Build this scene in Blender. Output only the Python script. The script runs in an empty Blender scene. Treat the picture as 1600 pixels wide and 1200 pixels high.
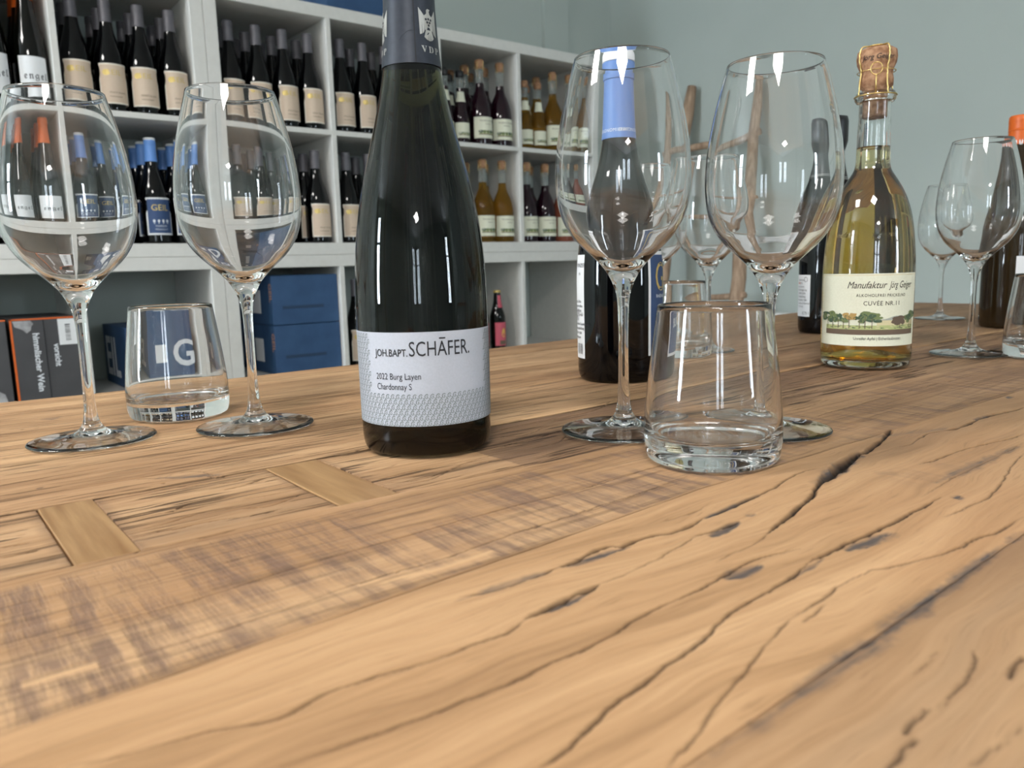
import bpy, math, random
import numpy as np
from math import sin, cos, pi, radians, atan2, sqrt
from mathutils import Matrix, Vector

random.seed(7); np.random.seed(7)
SC = bpy.context.scene
COL = SC.collection

# ---------------------------------------------------------------- camera
CAM_Z = 0.861
cd = bpy.data.cameras.new('camera'); cam = bpy.data.objects.new('camera', cd); COL.objects.link(cam)
YAW, PITCH, ROLL = 0.66624264, 0.15139141, -0.02696452
fw = Vector((sin(YAW)*cos(PITCH), cos(YAW)*cos(PITCH), -sin(PITCH)))
rt = Vector((cos(YAW), -sin(YAW), 0)); up = rt.cross(fw)
r_ = cos(ROLL)*rt + sin(ROLL)*up; u_ = -sin(ROLL)*rt + cos(ROLL)*up
m = Matrix((r_, u_, -fw)).transposed().to_4x4(); m.translation = (0, 0, CAM_Z)
cam.matrix_world = m
cd.sensor_width = 36; cd.lens = 36*1224.618/1600; cd.clip_start = 0.02
cd.dof.use_dof = True; cd.dof.focus_distance = 0.56; cd.dof.aperture_fstop = 15
SC.camera = cam
SC.view_settings.view_transform = 'Standard'; SC.view_settings.look = 'None'
SC.view_settings.gamma = 1; SC.view_settings.use_curve_mapping = False
SC.view_settings.exposure = 0.74
cy = SC.cycles
cy.max_bounces = 24; cy.transmission_bounces = 20; cy.glossy_bounces = 8; cy.diffuse_bounces = 4
cy.transparent_max_bounces = 16; cy.sample_clamp_indirect = 6; cy.blur_glossy = 0.3
cy.use_denoising = True

# ---------------------------------------------------------------- world + daylight through the shop windows
w = bpy.data.worlds.new('World'); SC.world = w; w.use_nodes = True
w.node_tree.nodes['Background'].inputs[0].default_value = (0.72, 0.83, 1, 1)
w.node_tree.nodes['Background'].inputs[1].default_value = 0.6
def area(name, loc, rot, sx, sy, power, col):
    l = bpy.data.lights.new(name, 'AREA'); l.shape = 'RECTANGLE'; l.size = sx; l.size_y = sy
    l.energy = power; l.color = col
    o = bpy.data.objects.new(name, l); o.location = loc; o.rotation_euler = rot; COL.objects.link(o)
    return o
RX0, RX1, RY0, RY1, RH = -4.3, 2.83, -5.2, 2.777, 2.75
DAY = (0.78, 0.90, 1.0)
FRONT_WIN = [(-4.1, -3.4), (1.75, 2.25)]
LEFT_WIN = [(-4.9, -4.2), (1.75, 2.30)]
for (a, b), p in zip(FRONT_WIN, (30, 60)):
    area('daylight', ((a+b)/2, RY0-0.06, 1.55), (radians(90), 0, 0), b-a, 1.7, p, DAY)
for (a, b), p in zip(LEFT_WIN, (30, 110)):
    area('daylight', (RX0-0.06, (a+b)/2, 1.55), (radians(90), 0, radians(-90)), b-a, 1.7, p, DAY)
LAMP_STRENGTH = 29.0
LAMP_HALF = 0.33
LAMPS = [(-0.92, -0.89, 'nearest the table end'), (-1.65, 1.23, 'left of the shelf wall'), (-2.6, -3.6, 'added deep in the shop behind the viewer')]  # the last lamp is an unseen extra, added to brighten the room

# ---------------------------------------------------------------- helpers
def mat(name, col=(0.8, 0.8, 0.8), rough=0.5, metal=0.0, spec=0.5, trans=0.0, ior=1.45, emit=None, coat=0.0):
    M = bpy.data.materials.new(name); M.use_nodes = True
    b = M.node_tree.nodes['Principled BSDF']
    b.inputs['Base Color'].default_value = (*col, 1); b.inputs['Roughness'].default_value = rough
    b.inputs['Metallic'].default_value = metal; b.inputs['Specular IOR Level'].default_value = spec
    b.inputs['Transmission Weight'].default_value = trans; b.inputs['IOR'].default_value = ior
    b.inputs['Coat Weight'].default_value = coat
    if emit: b.inputs['Emission Color'].default_value = (*emit[0], 1); b.inputs['Emission Strength'].default_value = emit[1]
    return M
def node(M, kind, **kw):
    n = M.node_tree.nodes.new(kind)
    for k, v in kw.items():
        if k in n.inputs: n.inputs[k].default_value = v
        else: setattr(n, k, v)
    return n
def link(M, a, b): M.node_tree.links.new(a, b)
def noisy(M, scale, c1, c2, stretch=(1, 1, 1), bump=0.0, detail=4, lo=0.35, hi=0.65):
    """vary a material's base colour between two tones, with a little relief"""
    b = M.node_tree.nodes['Principled BSDF']
    tc = node(M, 'ShaderNodeTexCoord'); mp = node(M, 'ShaderNodeMapping'); mp.inputs['Scale'].default_value = stretch
    nz = node(M, 'ShaderNodeTexNoise'); nz.inputs['Scale'].default_value = scale; nz.inputs['Detail'].default_value = detail
    cr = node(M, 'ShaderNodeValToRGB'); cr.color_ramp.elements[0].position = lo; cr.color_ramp.elements[1].position = hi
    cr.color_ramp.elements[0].color = (*c1, 1); cr.color_ramp.elements[1].color = (*c2, 1)
    link(M, tc.outputs['Object'], mp.inputs[0]); link(M, mp.outputs[0], nz.inputs['Vector'])
    link(M, nz.outputs['Fac'], cr.inputs[0]); link(M, cr.outputs[0], b.inputs['Base Color'])
    if bump:
        bp = node(M, 'ShaderNodeBump'); bp.inputs['Strength'].default_value = bump; bp.inputs['Distance'].default_value = 0.002
        link(M, nz.outputs['Fac'], bp.inputs['Height']); link(M, bp.outputs[0], b.inputs['Normal'])
    return M

class MB:
    """collects vertices and faces for ONE mesh"""
    def __init__(s): s.v = []; s.f = []; s.mi = []; s.cur = 0
    def add(s, vs, fs):
        k = len(s.v); s.v += [tuple(v) for v in vs]
        for f in fs: s.f.append([i+k for i in f]); s.mi.append(s.cur)
        return s
    def box(s, x0, x1, y0, y1, z0, z1, bev=0.0):
        if bev <= 0:
            return s.add([(x0,y0,z0),(x1,y0,z0),(x1,y1,z0),(x0,y1,z0),(x0,y0,z1),(x1,y0,z1),(x1,y1,z1),(x0,y1,z1)],
                         [(0,3,2,1),(4,5,6,7),(0,1,5,4),(1,2,6,5),(2,3,7,6),(3,0,4,7)])
        b = bev; k = len(s.v)
        L = []
        def ring(i, z, c):  # octagon-like ring with cut corners
            return [(x0+c+i, y0+i, z),(x1-c-i, y0+i, z),(x1-i, y0+c+i, z),(x1-i, y1-c-i, z),(x1-c-i, y1-i, z),(x0+c+i, y1-i, z),(x0+i, y1-c-i, z),(x0+i, y0+c+i, z)]
        vs = ring(b, z0, b*.4) + ring(0, z0+b, b) + ring(0, z1-b, b) + ring(b, z1, b*.4)
        fs = [tuple(range(7, -1, -1)), tuple(range(24, 32))]
        for r in range(3):
            for i in range(8):
                j = (i+1) % 8; fs.append((r*8+i, r*8+j, r*8+8+j, r*8+8+i))
        return s.add(vs, fs)
    def lathe(s, prof, n=48, cx=0, cy=0, z=0, cap0=False, cap1=False):
        k = 0; vs = []; fs = []
        for r, h in prof:
            for i in range(n):
                a = 2*pi*i/n; vs.append((cx+r*cos(a), cy+r*sin(a), z+h))
        for j in range(len(prof)-1):
            for i in range(n):
                i2 = (i+1) % n; fs.append((j*n+i, j*n+i2, (j+1)*n+i2, (j+1)*n+i))
        if cap0: fs.append(tuple(range(n-1, -1, -1)))
        if cap1: fs.append(tuple((len(prof)-1)*n+i for i in range(n)))
        return s.add(vs, fs)
    def tube(s, pts, rad, n=8, caps=True):
        P = [Vector(p) for p in pts]; rads = rad if isinstance(rad, (list, tuple)) else [rad]*len(P)
        vs = []; fs = []; up0 = None
        for i, p in enumerate(P):
            t = (P[min(i+1, len(P)-1)]-P[max(i-1, 0)]).normalized()
            if up0 is None: up0 = t.orthogonal().normalized()
            up0 = (up0 - t*up0.dot(t)).normalized(); v2 = t.cross(up0)
            for k in range(n):
                a = 2*pi*k/n; vs.append(p + (up0*cos(a)+v2*sin(a))*rads[i])
        for j in range(len(P)-1):
            for k in range(n):
                k2 = (k+1) % n; fs.append((j*n+k, j*n+k2, (j+1)*n+k2, (j+1)*n+k))
        if caps: fs.append(tuple(range(n-1, -1, -1))); fs.append(tuple((len(P)-1)*n+k for k in range(n)))
        return s.add(vs, fs)
    def mesh(s, name, mats, smooth=False):
        me = bpy.data.meshes.new(name); me.from_pydata(s.v, [], s.f)
        for m in (mats if isinstance(mats, (list, tuple)) else [mats]): me.materials.append(m)
        me.polygons.foreach_set('material_index', s.mi)
        if smooth: me.polygons.foreach_set('use_smooth', [True]*len(s.f))
        me.update(); return me
    def obj(s, name, mats, parent=None, smooth=False):
        o = bpy.data.objects.new(name, s.mesh(name, mats, smooth)); COL.objects.link(o)
        if parent: o.parent = parent
        return o
def sharp(o, ang=35):
    me = o.data; me.set_sharp_from_angle(angle=radians(ang)); return o
def tag(o, label, cat, group=None, kind=None):
    if label: o['label'] = label
    if cat: o['category'] = cat
    if group: o['group'] = group
    if kind: o['kind'] = kind
    return o
def empty(name, loc, label, cat, group=None, rz=0, scale=1):
    o = bpy.data.objects.new(name, None); o.location = loc; o.rotation_euler = (0, 0, rz); o.scale = (scale,)*3
    o.empty_display_size = 0.02; COL.objects.link(o); return tag(o, label, cat, group)
def struct(o): o['kind'] = 'structure'; return o
def dup(root, loc, rz, label, group=None, scale=1):
    def cp(o, par):
        c = o.copy(); COL.objects.link(c); c.parent = par
        for ch in o.children: cp(ch, c)
        return c
    r = cp(root, None); r.location = loc; r.rotation_euler = (0, 0, rz); r.scale = (scale,)*3
    r['label'] = label
    if group: r['group'] = group
    elif 'group' in r: del r['group']
    return r
def face_cam(x, y):   # rotation that turns a bottle's front (-Y) to a viewer at the origin
    return atan2(-y, -x) + pi/2

def cr(pts, n=6):     # Catmull-Rom through 2-D points
    P = [np.array(p, float) for p in pts]; P = [2*P[0]-P[1]] + P + [2*P[-1]-P[-2]]; out = []
    for i in range(1, len(P)-2):
        for k in range(n):
            t = k/n; a, b, c, d = P[i-1:i+3]
            out.append(tuple(.5*((2*b)+(-a+c)*t+(2*a-5*b+4*c-d)*t*t+(-a+3*b-3*c+d)*t**3)))
    out.append(tuple(P[-2])); return out
def profile_r(prof):
    zs = [p[1] for p in prof]; rs = [p[0] for p in prof]
    return lambda z: float(np.interp(z, zs, rs))
def wrap_patch(mb, Rf, a0, a1, z0, z1, off=0.00012, na=40, nz=4, corner=0.0):
    vs = []; fs = []
    for j in range(nz+1):
        z = z0+(z1-z0)*j/nz
        e = 0
        for i in range(na+1):
            a = a0+(a1-a0)*i/na; r = Rf(z)+off; vs.append((r*sin(a), -r*cos(a), z))
    for j in range(nz):
        for i in range(na): fs.append((j*(na+1)+i, j*(na+1)+i+1, (j+1)*(na+1)+i+1, (j+1)*(na+1)+i))
    return mb.add(vs, fs)
_tc = {}
def text_geo(s, size, sx=1.0, spacing=1.0, shear=0.0, align='LEFT', bold=0.0):
    key = (s, size, sx, spacing, shear, align, bold)
    if key in _tc: return _tc[key]
    c = bpy.data.curves.new('t', 'FONT'); c.body = s; c.size = size; c.align_x = align; c.shear = shear
    c.space_character = spacing; c.fill_mode = 'FRONT'; c.offset = bold; c.resolution_u = 3
    o = bpy.data.objects.new('t', c); COL.objects.link(o)
    dg = bpy.context.evaluated_depsgraph_get(); ev = o.evaluated_get(dg); me = ev.to_mesh()
    vs = [(v.co.x*sx, v.co.y) for v in me.vertices]; fs = [tuple(p.vertices) for p in me.polygons]
    ev.to_mesh_clear(); COL.objects.unlink(o); bpy.data.objects.remove(o); bpy.data.curves.remove(c)
    _tc[key] = (vs, fs); return vs, fs
def text_wrap(mb, Rf, s, size, ang, z, off=0.0003, **kw):
    vs, fs = text_geo(s, size, **kw); out = []
    for x, y in vs:
        zz = z+y; r = Rf(zz); a = ang+x/r; r += off; out.append((r*sin(a), -r*cos(a), zz))
    return mb.add(out, fs)
def text_flat(mb, s, size, org, ux, uy, off, **kw):
    vs, fs = text_geo(s, size, **kw); O = Vector(org); ux = Vector(ux); uy = Vector(uy); n = ux.cross(uy)*off
    return mb.add([O+ux*x+uy*y+n for x, y in vs], fs)
def text_fit(mb, Rf, s, a0, a1, z, cap, off=0.0004, **kw):
    """lettering set between two angles with a given capital height"""
    size = cap/0.70; vs, fs = text_geo(s, size, **kw); x0 = min(v[0] for v in vs); x1 = max(v[0] for v in vs)
    k = (a1-a0)*Rf(z)/(x1-x0); out = []
    for x, y in vs:
        zz = z+y; r = Rf(zz); a = a0+(x-x0)*k/r; r += off; out.append((r*sin(a), -r*cos(a), zz))
    return mb.add(out, fs)
def poly_wrap(mb, Rf, pts, ang, z, off=0.0003, scale=1.0):
    """a flat outline (x right, y up, metres) laid on the bottle"""
    out = []
    for x, y in pts:
        zz = z+y*scale; r = Rf(zz); a = ang+x*scale/r; r += off; out.append((r*sin(a), -r*cos(a), zz))
    return mb.add(out, [tuple(range(len(pts)))])
def blob(n, rx, ry, jit, cx=0, cy=0, rnd=random):
    return [(cx+rx*(1+rnd.uniform(-jit, jit))*cos(2*pi*i/n), cy+ry*(1+rnd.uniform(-jit, jit))*sin(2*pi*i/n)) for i in range(n)]

# ---------------------------------------------------------------- materials
M_sage = noisy(mat('sage_paint', rough=0.75, spec=0.25), 3, (0.430, 0.475, 0.445), (0.450, 0.495, 0.465), bump=0.05)
M_ceil = mat('ceiling_paint', (0.78, 0.78, 0.76), 0.8)
M_floor = noisy(mat('floor_screed', rough=0.5), 4, (0.30, 0.29, 0.27), (0.36, 0.35, 0.33))
M_white = noisy(mat('white_foil', rough=0.38, spec=0.4), 60, (0.64, 0.63, 0.60), (0.67, 0.66, 0.63))
M_whitemetal = mat('white_enamel', (0.8, 0.8, 0.79), 0.3)
M_frame = mat('window_frame_paint', (0.16, 0.17, 0.18), 0.4)
M_lamp = mat('lamp_diffuser', (0.9, 0.9, 0.9), 0.5, emit=((1.0, 0.97, 0.93), LAMP_STRENGTH))
M_lampframe = mat('lamp_frame', (0.7, 0.7, 0.7), 0.4)
M_glass = mat('clear_glass', (1, 1, 1), 0.0, trans=1.0, ior=1.5)
M_glass_b = mat('clear_bottle_glass', (0.97, 0.985, 0.975), 0.0, trans=1.0, ior=1.5)
M_dark = mat('dark_green_bottle_glass', (0.0015, 0.0017, 0.001), 0.03, spec=0.42)
M_black = mat('black_bottle_glass', (0.001, 0.001, 0.0014), 0.03, spec=0.42)
M_label = noisy(mat('white_label_paper', rough=0.6, spec=0.3), 900, (0.435, 0.465, 0.53), (0.46, 0.49, 0.56))
M_ink = mat('black_ink', (0.012, 0.012, 0.016), 0.5)
M_greenink = mat('grey_green_ink', (0.10, 0.125, 0.105), 0.6)
M_caps = noisy(mat('slate_foil', rough=0.42, metal=0.25), 300, (0.026, 0.031, 0.044), (0.033, 0.039, 0.054))
M_silver = mat('silver_print', (0.45, 0.45, 0.43), 0.4, metal=0.4)
M_cork = noisy(mat('cork', rough=0.85), 160, (0.22, 0.10, 0.05), (0.45, 0.26, 0.15), bump=0.4)
M_gold = mat('gold_wire', (0.75, 0.55, 0.22), 0.3, metal=1.0)
M_cream = noisy(mat('cream_label_paper', rough=0.6, spec=0.3), 700, (0.70, 0.70, 0.56), (0.74, 0.74, 0.60))
M_beige = noisy(mat('beige_label_paper', rough=0.5, spec=0.3), 500, (0.60, 0.47, 0.36), (0.64, 0.51, 0.40))
M_beigeedge = mat('pale_label_edge', (0.76, 0.69, 0.60), 0.5)
M_goldink = mat('gold_print', (0.62, 0.46, 0.16), 0.35, metal=0.4)
M_brownink = mat('brown_ink', (0.13, 0.09, 0.06), 0.6)
M_greycap = mat('grey_foil_capsule', (0.12, 0.115, 0.13), 0.45, metal=0.3)
M_orange = mat('orange_screw_cap', (0.62, 0.115, 0.012), 0.4)
M_blue = mat('blue_capsule', (0.13, 0.29, 0.68), 0.38)
M_bluelight = mat('light_blue_capsule', (0.115, 0.225, 0.52), 0.38)
M_bluelabel = mat('navy_label', (0.028, 0.062, 0.16), 0.5)
M_bluecard = noisy(mat('blue_carton_board', rough=0.6), 14, (0.022, 0.065, 0.155), (0.032, 0.085, 0.19))
M_greycard = noisy(mat('charcoal_carton_board', rough=0.7), 10, (0.055, 0.055, 0.06), (0.07, 0.07, 0.075))
M_greyprint = noisy(mat('pale_grey_print', rough=0.7), 40, (0.22, 0.22, 0.23), (0.42, 0.42, 0.43))
M_sticker = mat('white_sticker', (0.75, 0.76, 0.78), 0.6)
M_whiteprint = mat('white_print', (0.72, 0.75, 0.80), 0.6)
M_blackcap = mat('black_capsule', (0.012, 0.012, 0.014), 0.35)
M_pink = mat('pink_label', (0.55, 0.09, 0.13), 0.5)
M_yellow = mat('yellow_print', (0.75, 0.45, 0.10), 0.5)
M_redwine = mat('dark_fruit_wine', (0.012, 0.002, 0.006), 0.03, spec=0.5)
M_clear_s = mat('clear_neck_glass', (0.80, 0.84, 0.82), 0.02, trans=0.85, ior=1.2)
M_driftwood = noisy(mat('weathered_pole_wood', rough=0.7), 14, (0.27, 0.17, 0.11), (0.46, 0.32, 0.22), stretch=(5, 5, 0.8), bump=0.4)
def liquid(name, absorb, density):
    M = mat(name, (1, 1, 1), 0.0, trans=1.0, ior=1.34)
    a = node(M, 'ShaderNodeVolumeAbsorption'); a.inputs['Color'].default_value = (*absorb, 1); a.inputs['Density'].default_value = density
    link(M, a.outputs[0], M.node_tree.nodes['Material Output'].inputs['Volume']); return M
def dark_glass(name, c, d):
    M = liquid(name, c, d); M.node_tree.nodes['Principled BSDF'].inputs['IOR'].default_value = 1.46; return M
M_olive = dark_glass('dark_olive_bottle_glass', (0.30, 0.30, 0.02), 125)
M_cider = liquid('pale_gold_liquid', (0.90, 0.73, 0.06), 36)
M_amber = mat('amber_fruit_wine', (0.50, 0.285, 0.05), 0.03, trans=0.85, ior=1.2)
M_rose = mat('rose_fruit_wine', (0.50, 0.16, 0.10), 0.03, trans=0.6, ior=1.2)

# reclaimed oak of the table: grain, fine relief and wear; joints, cracks and hollows are in the mesh
def oak():
    M = bpy.data.materials.new('reclaimed_oak'); M.use_nodes = True; nt = M.node_tree
    b = nt.nodes['Principled BSDF']
    tc = node(M, 'ShaderNodeTexCoord'); P = tc.outputs['Object']
    def mapping(src, sc, rot=0):
        n = node(M, 'ShaderNodeMapping'); n.inputs['Scale'].default_value = sc; n.inputs['Rotation'].default_value = (0, 0, rot); link(M, src, n.inputs[0]); return n.outputs[0]
    def noise(vec, scale, detail=6, rough=0.55, dist=0.0):
        n = node(M, 'ShaderNodeTexNoise'); n.inputs['Scale'].default_value = scale; n.inputs['Detail'].default_value = detail
        n.inputs['Roughness'].default_value = rough; n.inputs['Distortion'].default_value = dist; link(M, vec, n.inputs['Vector']); return n.outputs['Fac']
    def mr(v, a, b_, c=0.0, d=1.0):
        n = node(M, 'ShaderNodeMapRange'); n.inputs[1].default_value = a; n.inputs[2].default_value = b_; n.inputs[3].default_value = c; n.inputs[4].default_value = d
        link(M, v, n.inputs[0]); return n.outputs[0]
    def math_(op, a, b_=None, v=None):
        n = node(M, 'ShaderNodeMath', operation=op); link(M, a, n.inputs[0])
        if b_ is not None: link(M, b_, n.inputs[1])
        elif v is not None: n.inputs[1].default_value = v
        return n.outputs[0]
    def mix(fac, a, b_, mode='MIX'):
        n = node(M, 'ShaderNodeMix', data_type='RGBA', blend_type=mode)
        (link(M, fac, n.inputs[0]) if hasattr(fac, 'node') else setattr(n.inputs[0], 'default_value', fac))
        for s, k in ((a, 6), (b_, 7)):
            (link(M, s, n.inputs[k]) if hasattr(s, 'node') else setattr(n.inputs[k], 'default_value', (*s, 1)))
        return n.outputs[2]
    def attr(nm):
        n = node(M, 'ShaderNodeAttribute'); n.attribute_name = nm; return n.outputs['Fac']
    # warp the grain so that it swings around knots
    w1 = noise(mapping(P, (4, 11, 1)), 1.0, 3)
    wv = node(M, 'ShaderNodeCombineXYZ'); link(M, math_('MULTIPLY', math_('SUBTRACT', w1, v=0.5), attr('figure')), wv.inputs[1])
    ad = node(M, 'ShaderNodeVectorMath', operation='ADD'); link(M, P, ad.inputs[0]); link(M, wv.outputs[0], ad.inputs[1])
    Q = ad.outputs[0]
    broad = noise(mapping(Q, (2.2, 26, 1)), 1.0, 4)
    fibre = noise(mapping(Q, (14, 420, 1)), 1.0, 7, 0.6)
    mid = noise(mapping(Q, (5, 95, 1)), 1.0, 5)
    patch = noise(mapping(P, (5, 9, 1)), 1.0, 4)
    pores = noise(mapping(Q, (55, 1300, 1)), 1.0, 3, 0.5)
    ramp = node(M, 'ShaderNodeValToRGB'); e = ramp.color_ramp.elements
    e[0].position = 0.385; e[0].color = (0.220, 0.118, 0.057, 1); e[1].position = 0.615; e[1].color = (0.655, 0.415, 0.228, 1)
    k = e.new(0.50); k.color = (0.465, 0.274, 0.141, 1)
    g = math_('ADD', math_('MULTIPLY', broad, v=0.45), math_('ADD', math_('MULTIPLY', mid, v=0.30), math_('MULTIPLY', fibre, v=0.25)))
    g = math_('ADD', math_('MULTIPLY', math_('SUBTRACT', g, v=0.5), attr('contrast')), v=0.525)
    link(M, g, ramp.inputs[0]); col = ramp.outputs[0]
    col = mix(mr(patch, 0.5, 0.75, 0, 0.45), col, (0.50, 0.265, 0.13))
    col = mix(mr(pores, 0.60, 0.70, 0, 0.4), col, (0.22, 0.12, 0.06))
    # darker brown per board and towards the far end (attribute 'tone') broken up by the grain
    tone = math_('MULTIPLY', attr('tone'), mr(math_('ADD', mid, math_('MULTIPLY', patch, v=0.8)), 0.65, 1.05, 0.45, 1.15))
    col = mix(tone, col, (0.200, 0.118, 0.072))
    # saw marks: short strokes across the grain
    saw = noise(mapping(P, (150, 12, 1), radians(5)), 1.0, 6, 0.75); saw2 = noise(mapping(P, (14, 22, 1)), 1.0, 3)
    sm = math_('MULTIPLY', attr('saw'), math_('MULTIPLY', mr(saw, 0.44, 0.60), mr(saw2, 0.38, 0.52, 0.15, 1)))
    col = mix(math_('MULTIPLY', sm, v=0.72), col, (0.165, 0.105, 0.085))
    # open fissures of the rough boards
    fn = noise(mapping(Q, (16, 250, 1)), 1.0, 4, 0.5)
    fis = math_('MULTIPLY', attr('fissure'), mr(fn, 0.565, 0.61))
    col = mix(math_('MULTIPLY', fis, v=0.85), col, (0.045, 0.025, 0.015))
    st = math_('MULTIPLY', attr('stain'), mr(fibre, 0.38, 0.58, 0.5, 1.25)); st = math_('MINIMUM', st, v=0.95)
    col = mix(st, col, (0.088, 0.076, 0.074))
    col = mix(attr('crack'), col, (0.016, 0.011, 0.009))
    link(M, col, b.inputs['Base Color'])
    link(M, mr(mid, 0.3, 0.7, 0.50, 0.64), b.inputs['Roughness']); b.inputs['Specular IOR Level'].default_value = 0.14
    h = math_('SUBTRACT', math_('ADD', math_('MULTIPLY', fibre, v=0.5), math_('MULTIPLY', mid, v=0.6)), math_('ADD', math_('MULTIPLY', fis, v=1.6), math_('MULTIPLY', sm, v=0.4)))
    bp = node(M, 'ShaderNodeBump'); bp.inputs['Strength'].default_value = 0.8; bp.inputs['Distance'].default_value = 0.0010
    link(M, h, bp.inputs['Height']); link(M, bp.outputs[0], b.inputs['Normal'])
    return M
M_oak = oak()
M_patch = noisy(mat('oak_inlay', rough=0.4), 1.0, (0.25, 0.125, 0.045), (0.44, 0.265, 0.12), stretch=(170, 12, 1), bump=0.25, lo=0.3, hi=0.7)
M_oakside = noisy(mat('oak_frame', rough=0.6), 1.0, (0.25, 0.14, 0.07), (0.42, 0.26, 0.13), stretch=(4, 60, 60), bump=0.2)
# ================================================================ room
TOP = 0.75
def wall_with_openings(name, axis, pos, lo, hi, openings, z0=0.7, z1=2.4, t=0.12, sgn=-1):
    """a wall along one axis with window openings"""
    mb = MB(); cuts = [lo]
    def bx(a, b, za, zb):
        p0, p1 = sorted((pos, pos+sgn*t))
        if axis == 'x': mb.box(a, b, p0, p1, za, zb)
        else: mb.box(p0, p1, a, b, za, zb)
    prev = lo
    for a, b in openings:
        bx(prev, a, 0, RH); bx(a, b, 0, z0); bx(a, b, z1, RH); prev = b
    bx(prev, hi, 0, RH)
    return struct(mb.obj(name, M_sage))
struct(MB().box(RX0-.12, RX1+.12, RY0-.12, RY1+.12, -0.1, 0).obj('floor', M_floor))
struct(MB().box(RX0-.12, RX1+.12, RY0-.12, RY1+.12, RH, RH+.1).obj('ceiling', M_ceil))
wall_with_openings('wall_back', 'x', RY1, RX0-.12, RX1+.12, [], sgn=1)
wall_with_openings('wall_right', 'y', RX1, RY0, RY1, [], sgn=1)
wall_with_openings('wall_front', 'x', RY0, RX0-.12, RX1+.12, FRONT_WIN)
wall_with_openings('wall_left', 'y', RX0, RY0, RY1, LEFT_WIN)
k = 0
for axis, wins, pos in (('x', FRONT_WIN, RY0), ('y', LEFT_WIN, RX0)):
    for a, b in wins:
        k += 1; mb = MB(); n = 3
        def bar(u0, u1, za, zb):
            if axis == 'x': mb.box(u0, u1, pos-.045, pos+.012, za, zb)
            else: mb.box(pos-.045, pos+.012, u0, u1, za, zb)
        bar(a, b, .70, .75); bar(a, b, 2.35, 2.4); bar(a, b, 1.80, 1.84)
        for i in range(n):
            c = a+(b-a)*i/(n-1); c = min(max(c, a+.025), b-.025); bar(c-.025, c+.025, .70, 2.4)
        struct(mb.obj('window_%d' % k, M_frame))
# corner pilaster casing seen beside the shelf and the skirting
struct(MB().box(2.405, 2.545, RY1-.02, RY1, 0, RH).obj('trim_1', M_sage))
mb = MB(); mb.box(RX0, RX1, RY1-.014, RY1, 0, .08); struct(mb.obj('baseboard_back', M_white))
mb = MB(); mb.box(RX1-.014, RX1, RY0, RY1-.014, 0, .08); struct(mb.obj('baseboard_right', M_white))
# square ceiling lights
for i, (x, y, wh) in enumerate(LAMPS):
    t = empty('ceiling_light', (x, y, RH), 'square flat ceiling light, '+wh, 'ceiling light', 'square ceiling lights')
    s = LAMP_HALF; f = MB()
    f.box(-s, s, -s, -s+.02, -.03, 0); f.box(-s, s, s-.02, s, -.03, 0); f.box(-s, -s+.02, -s+.02, s-.02, -.03, 0); f.box(s-.02, s, -s+.02, s-.02, -.03, 0)
    f.obj('frame', M_lampframe, t); MB().box(-s+.02, s-.02, -s+.02, s-.02, -.024, -.002).obj('diffuser', M_lamp, t)

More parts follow.
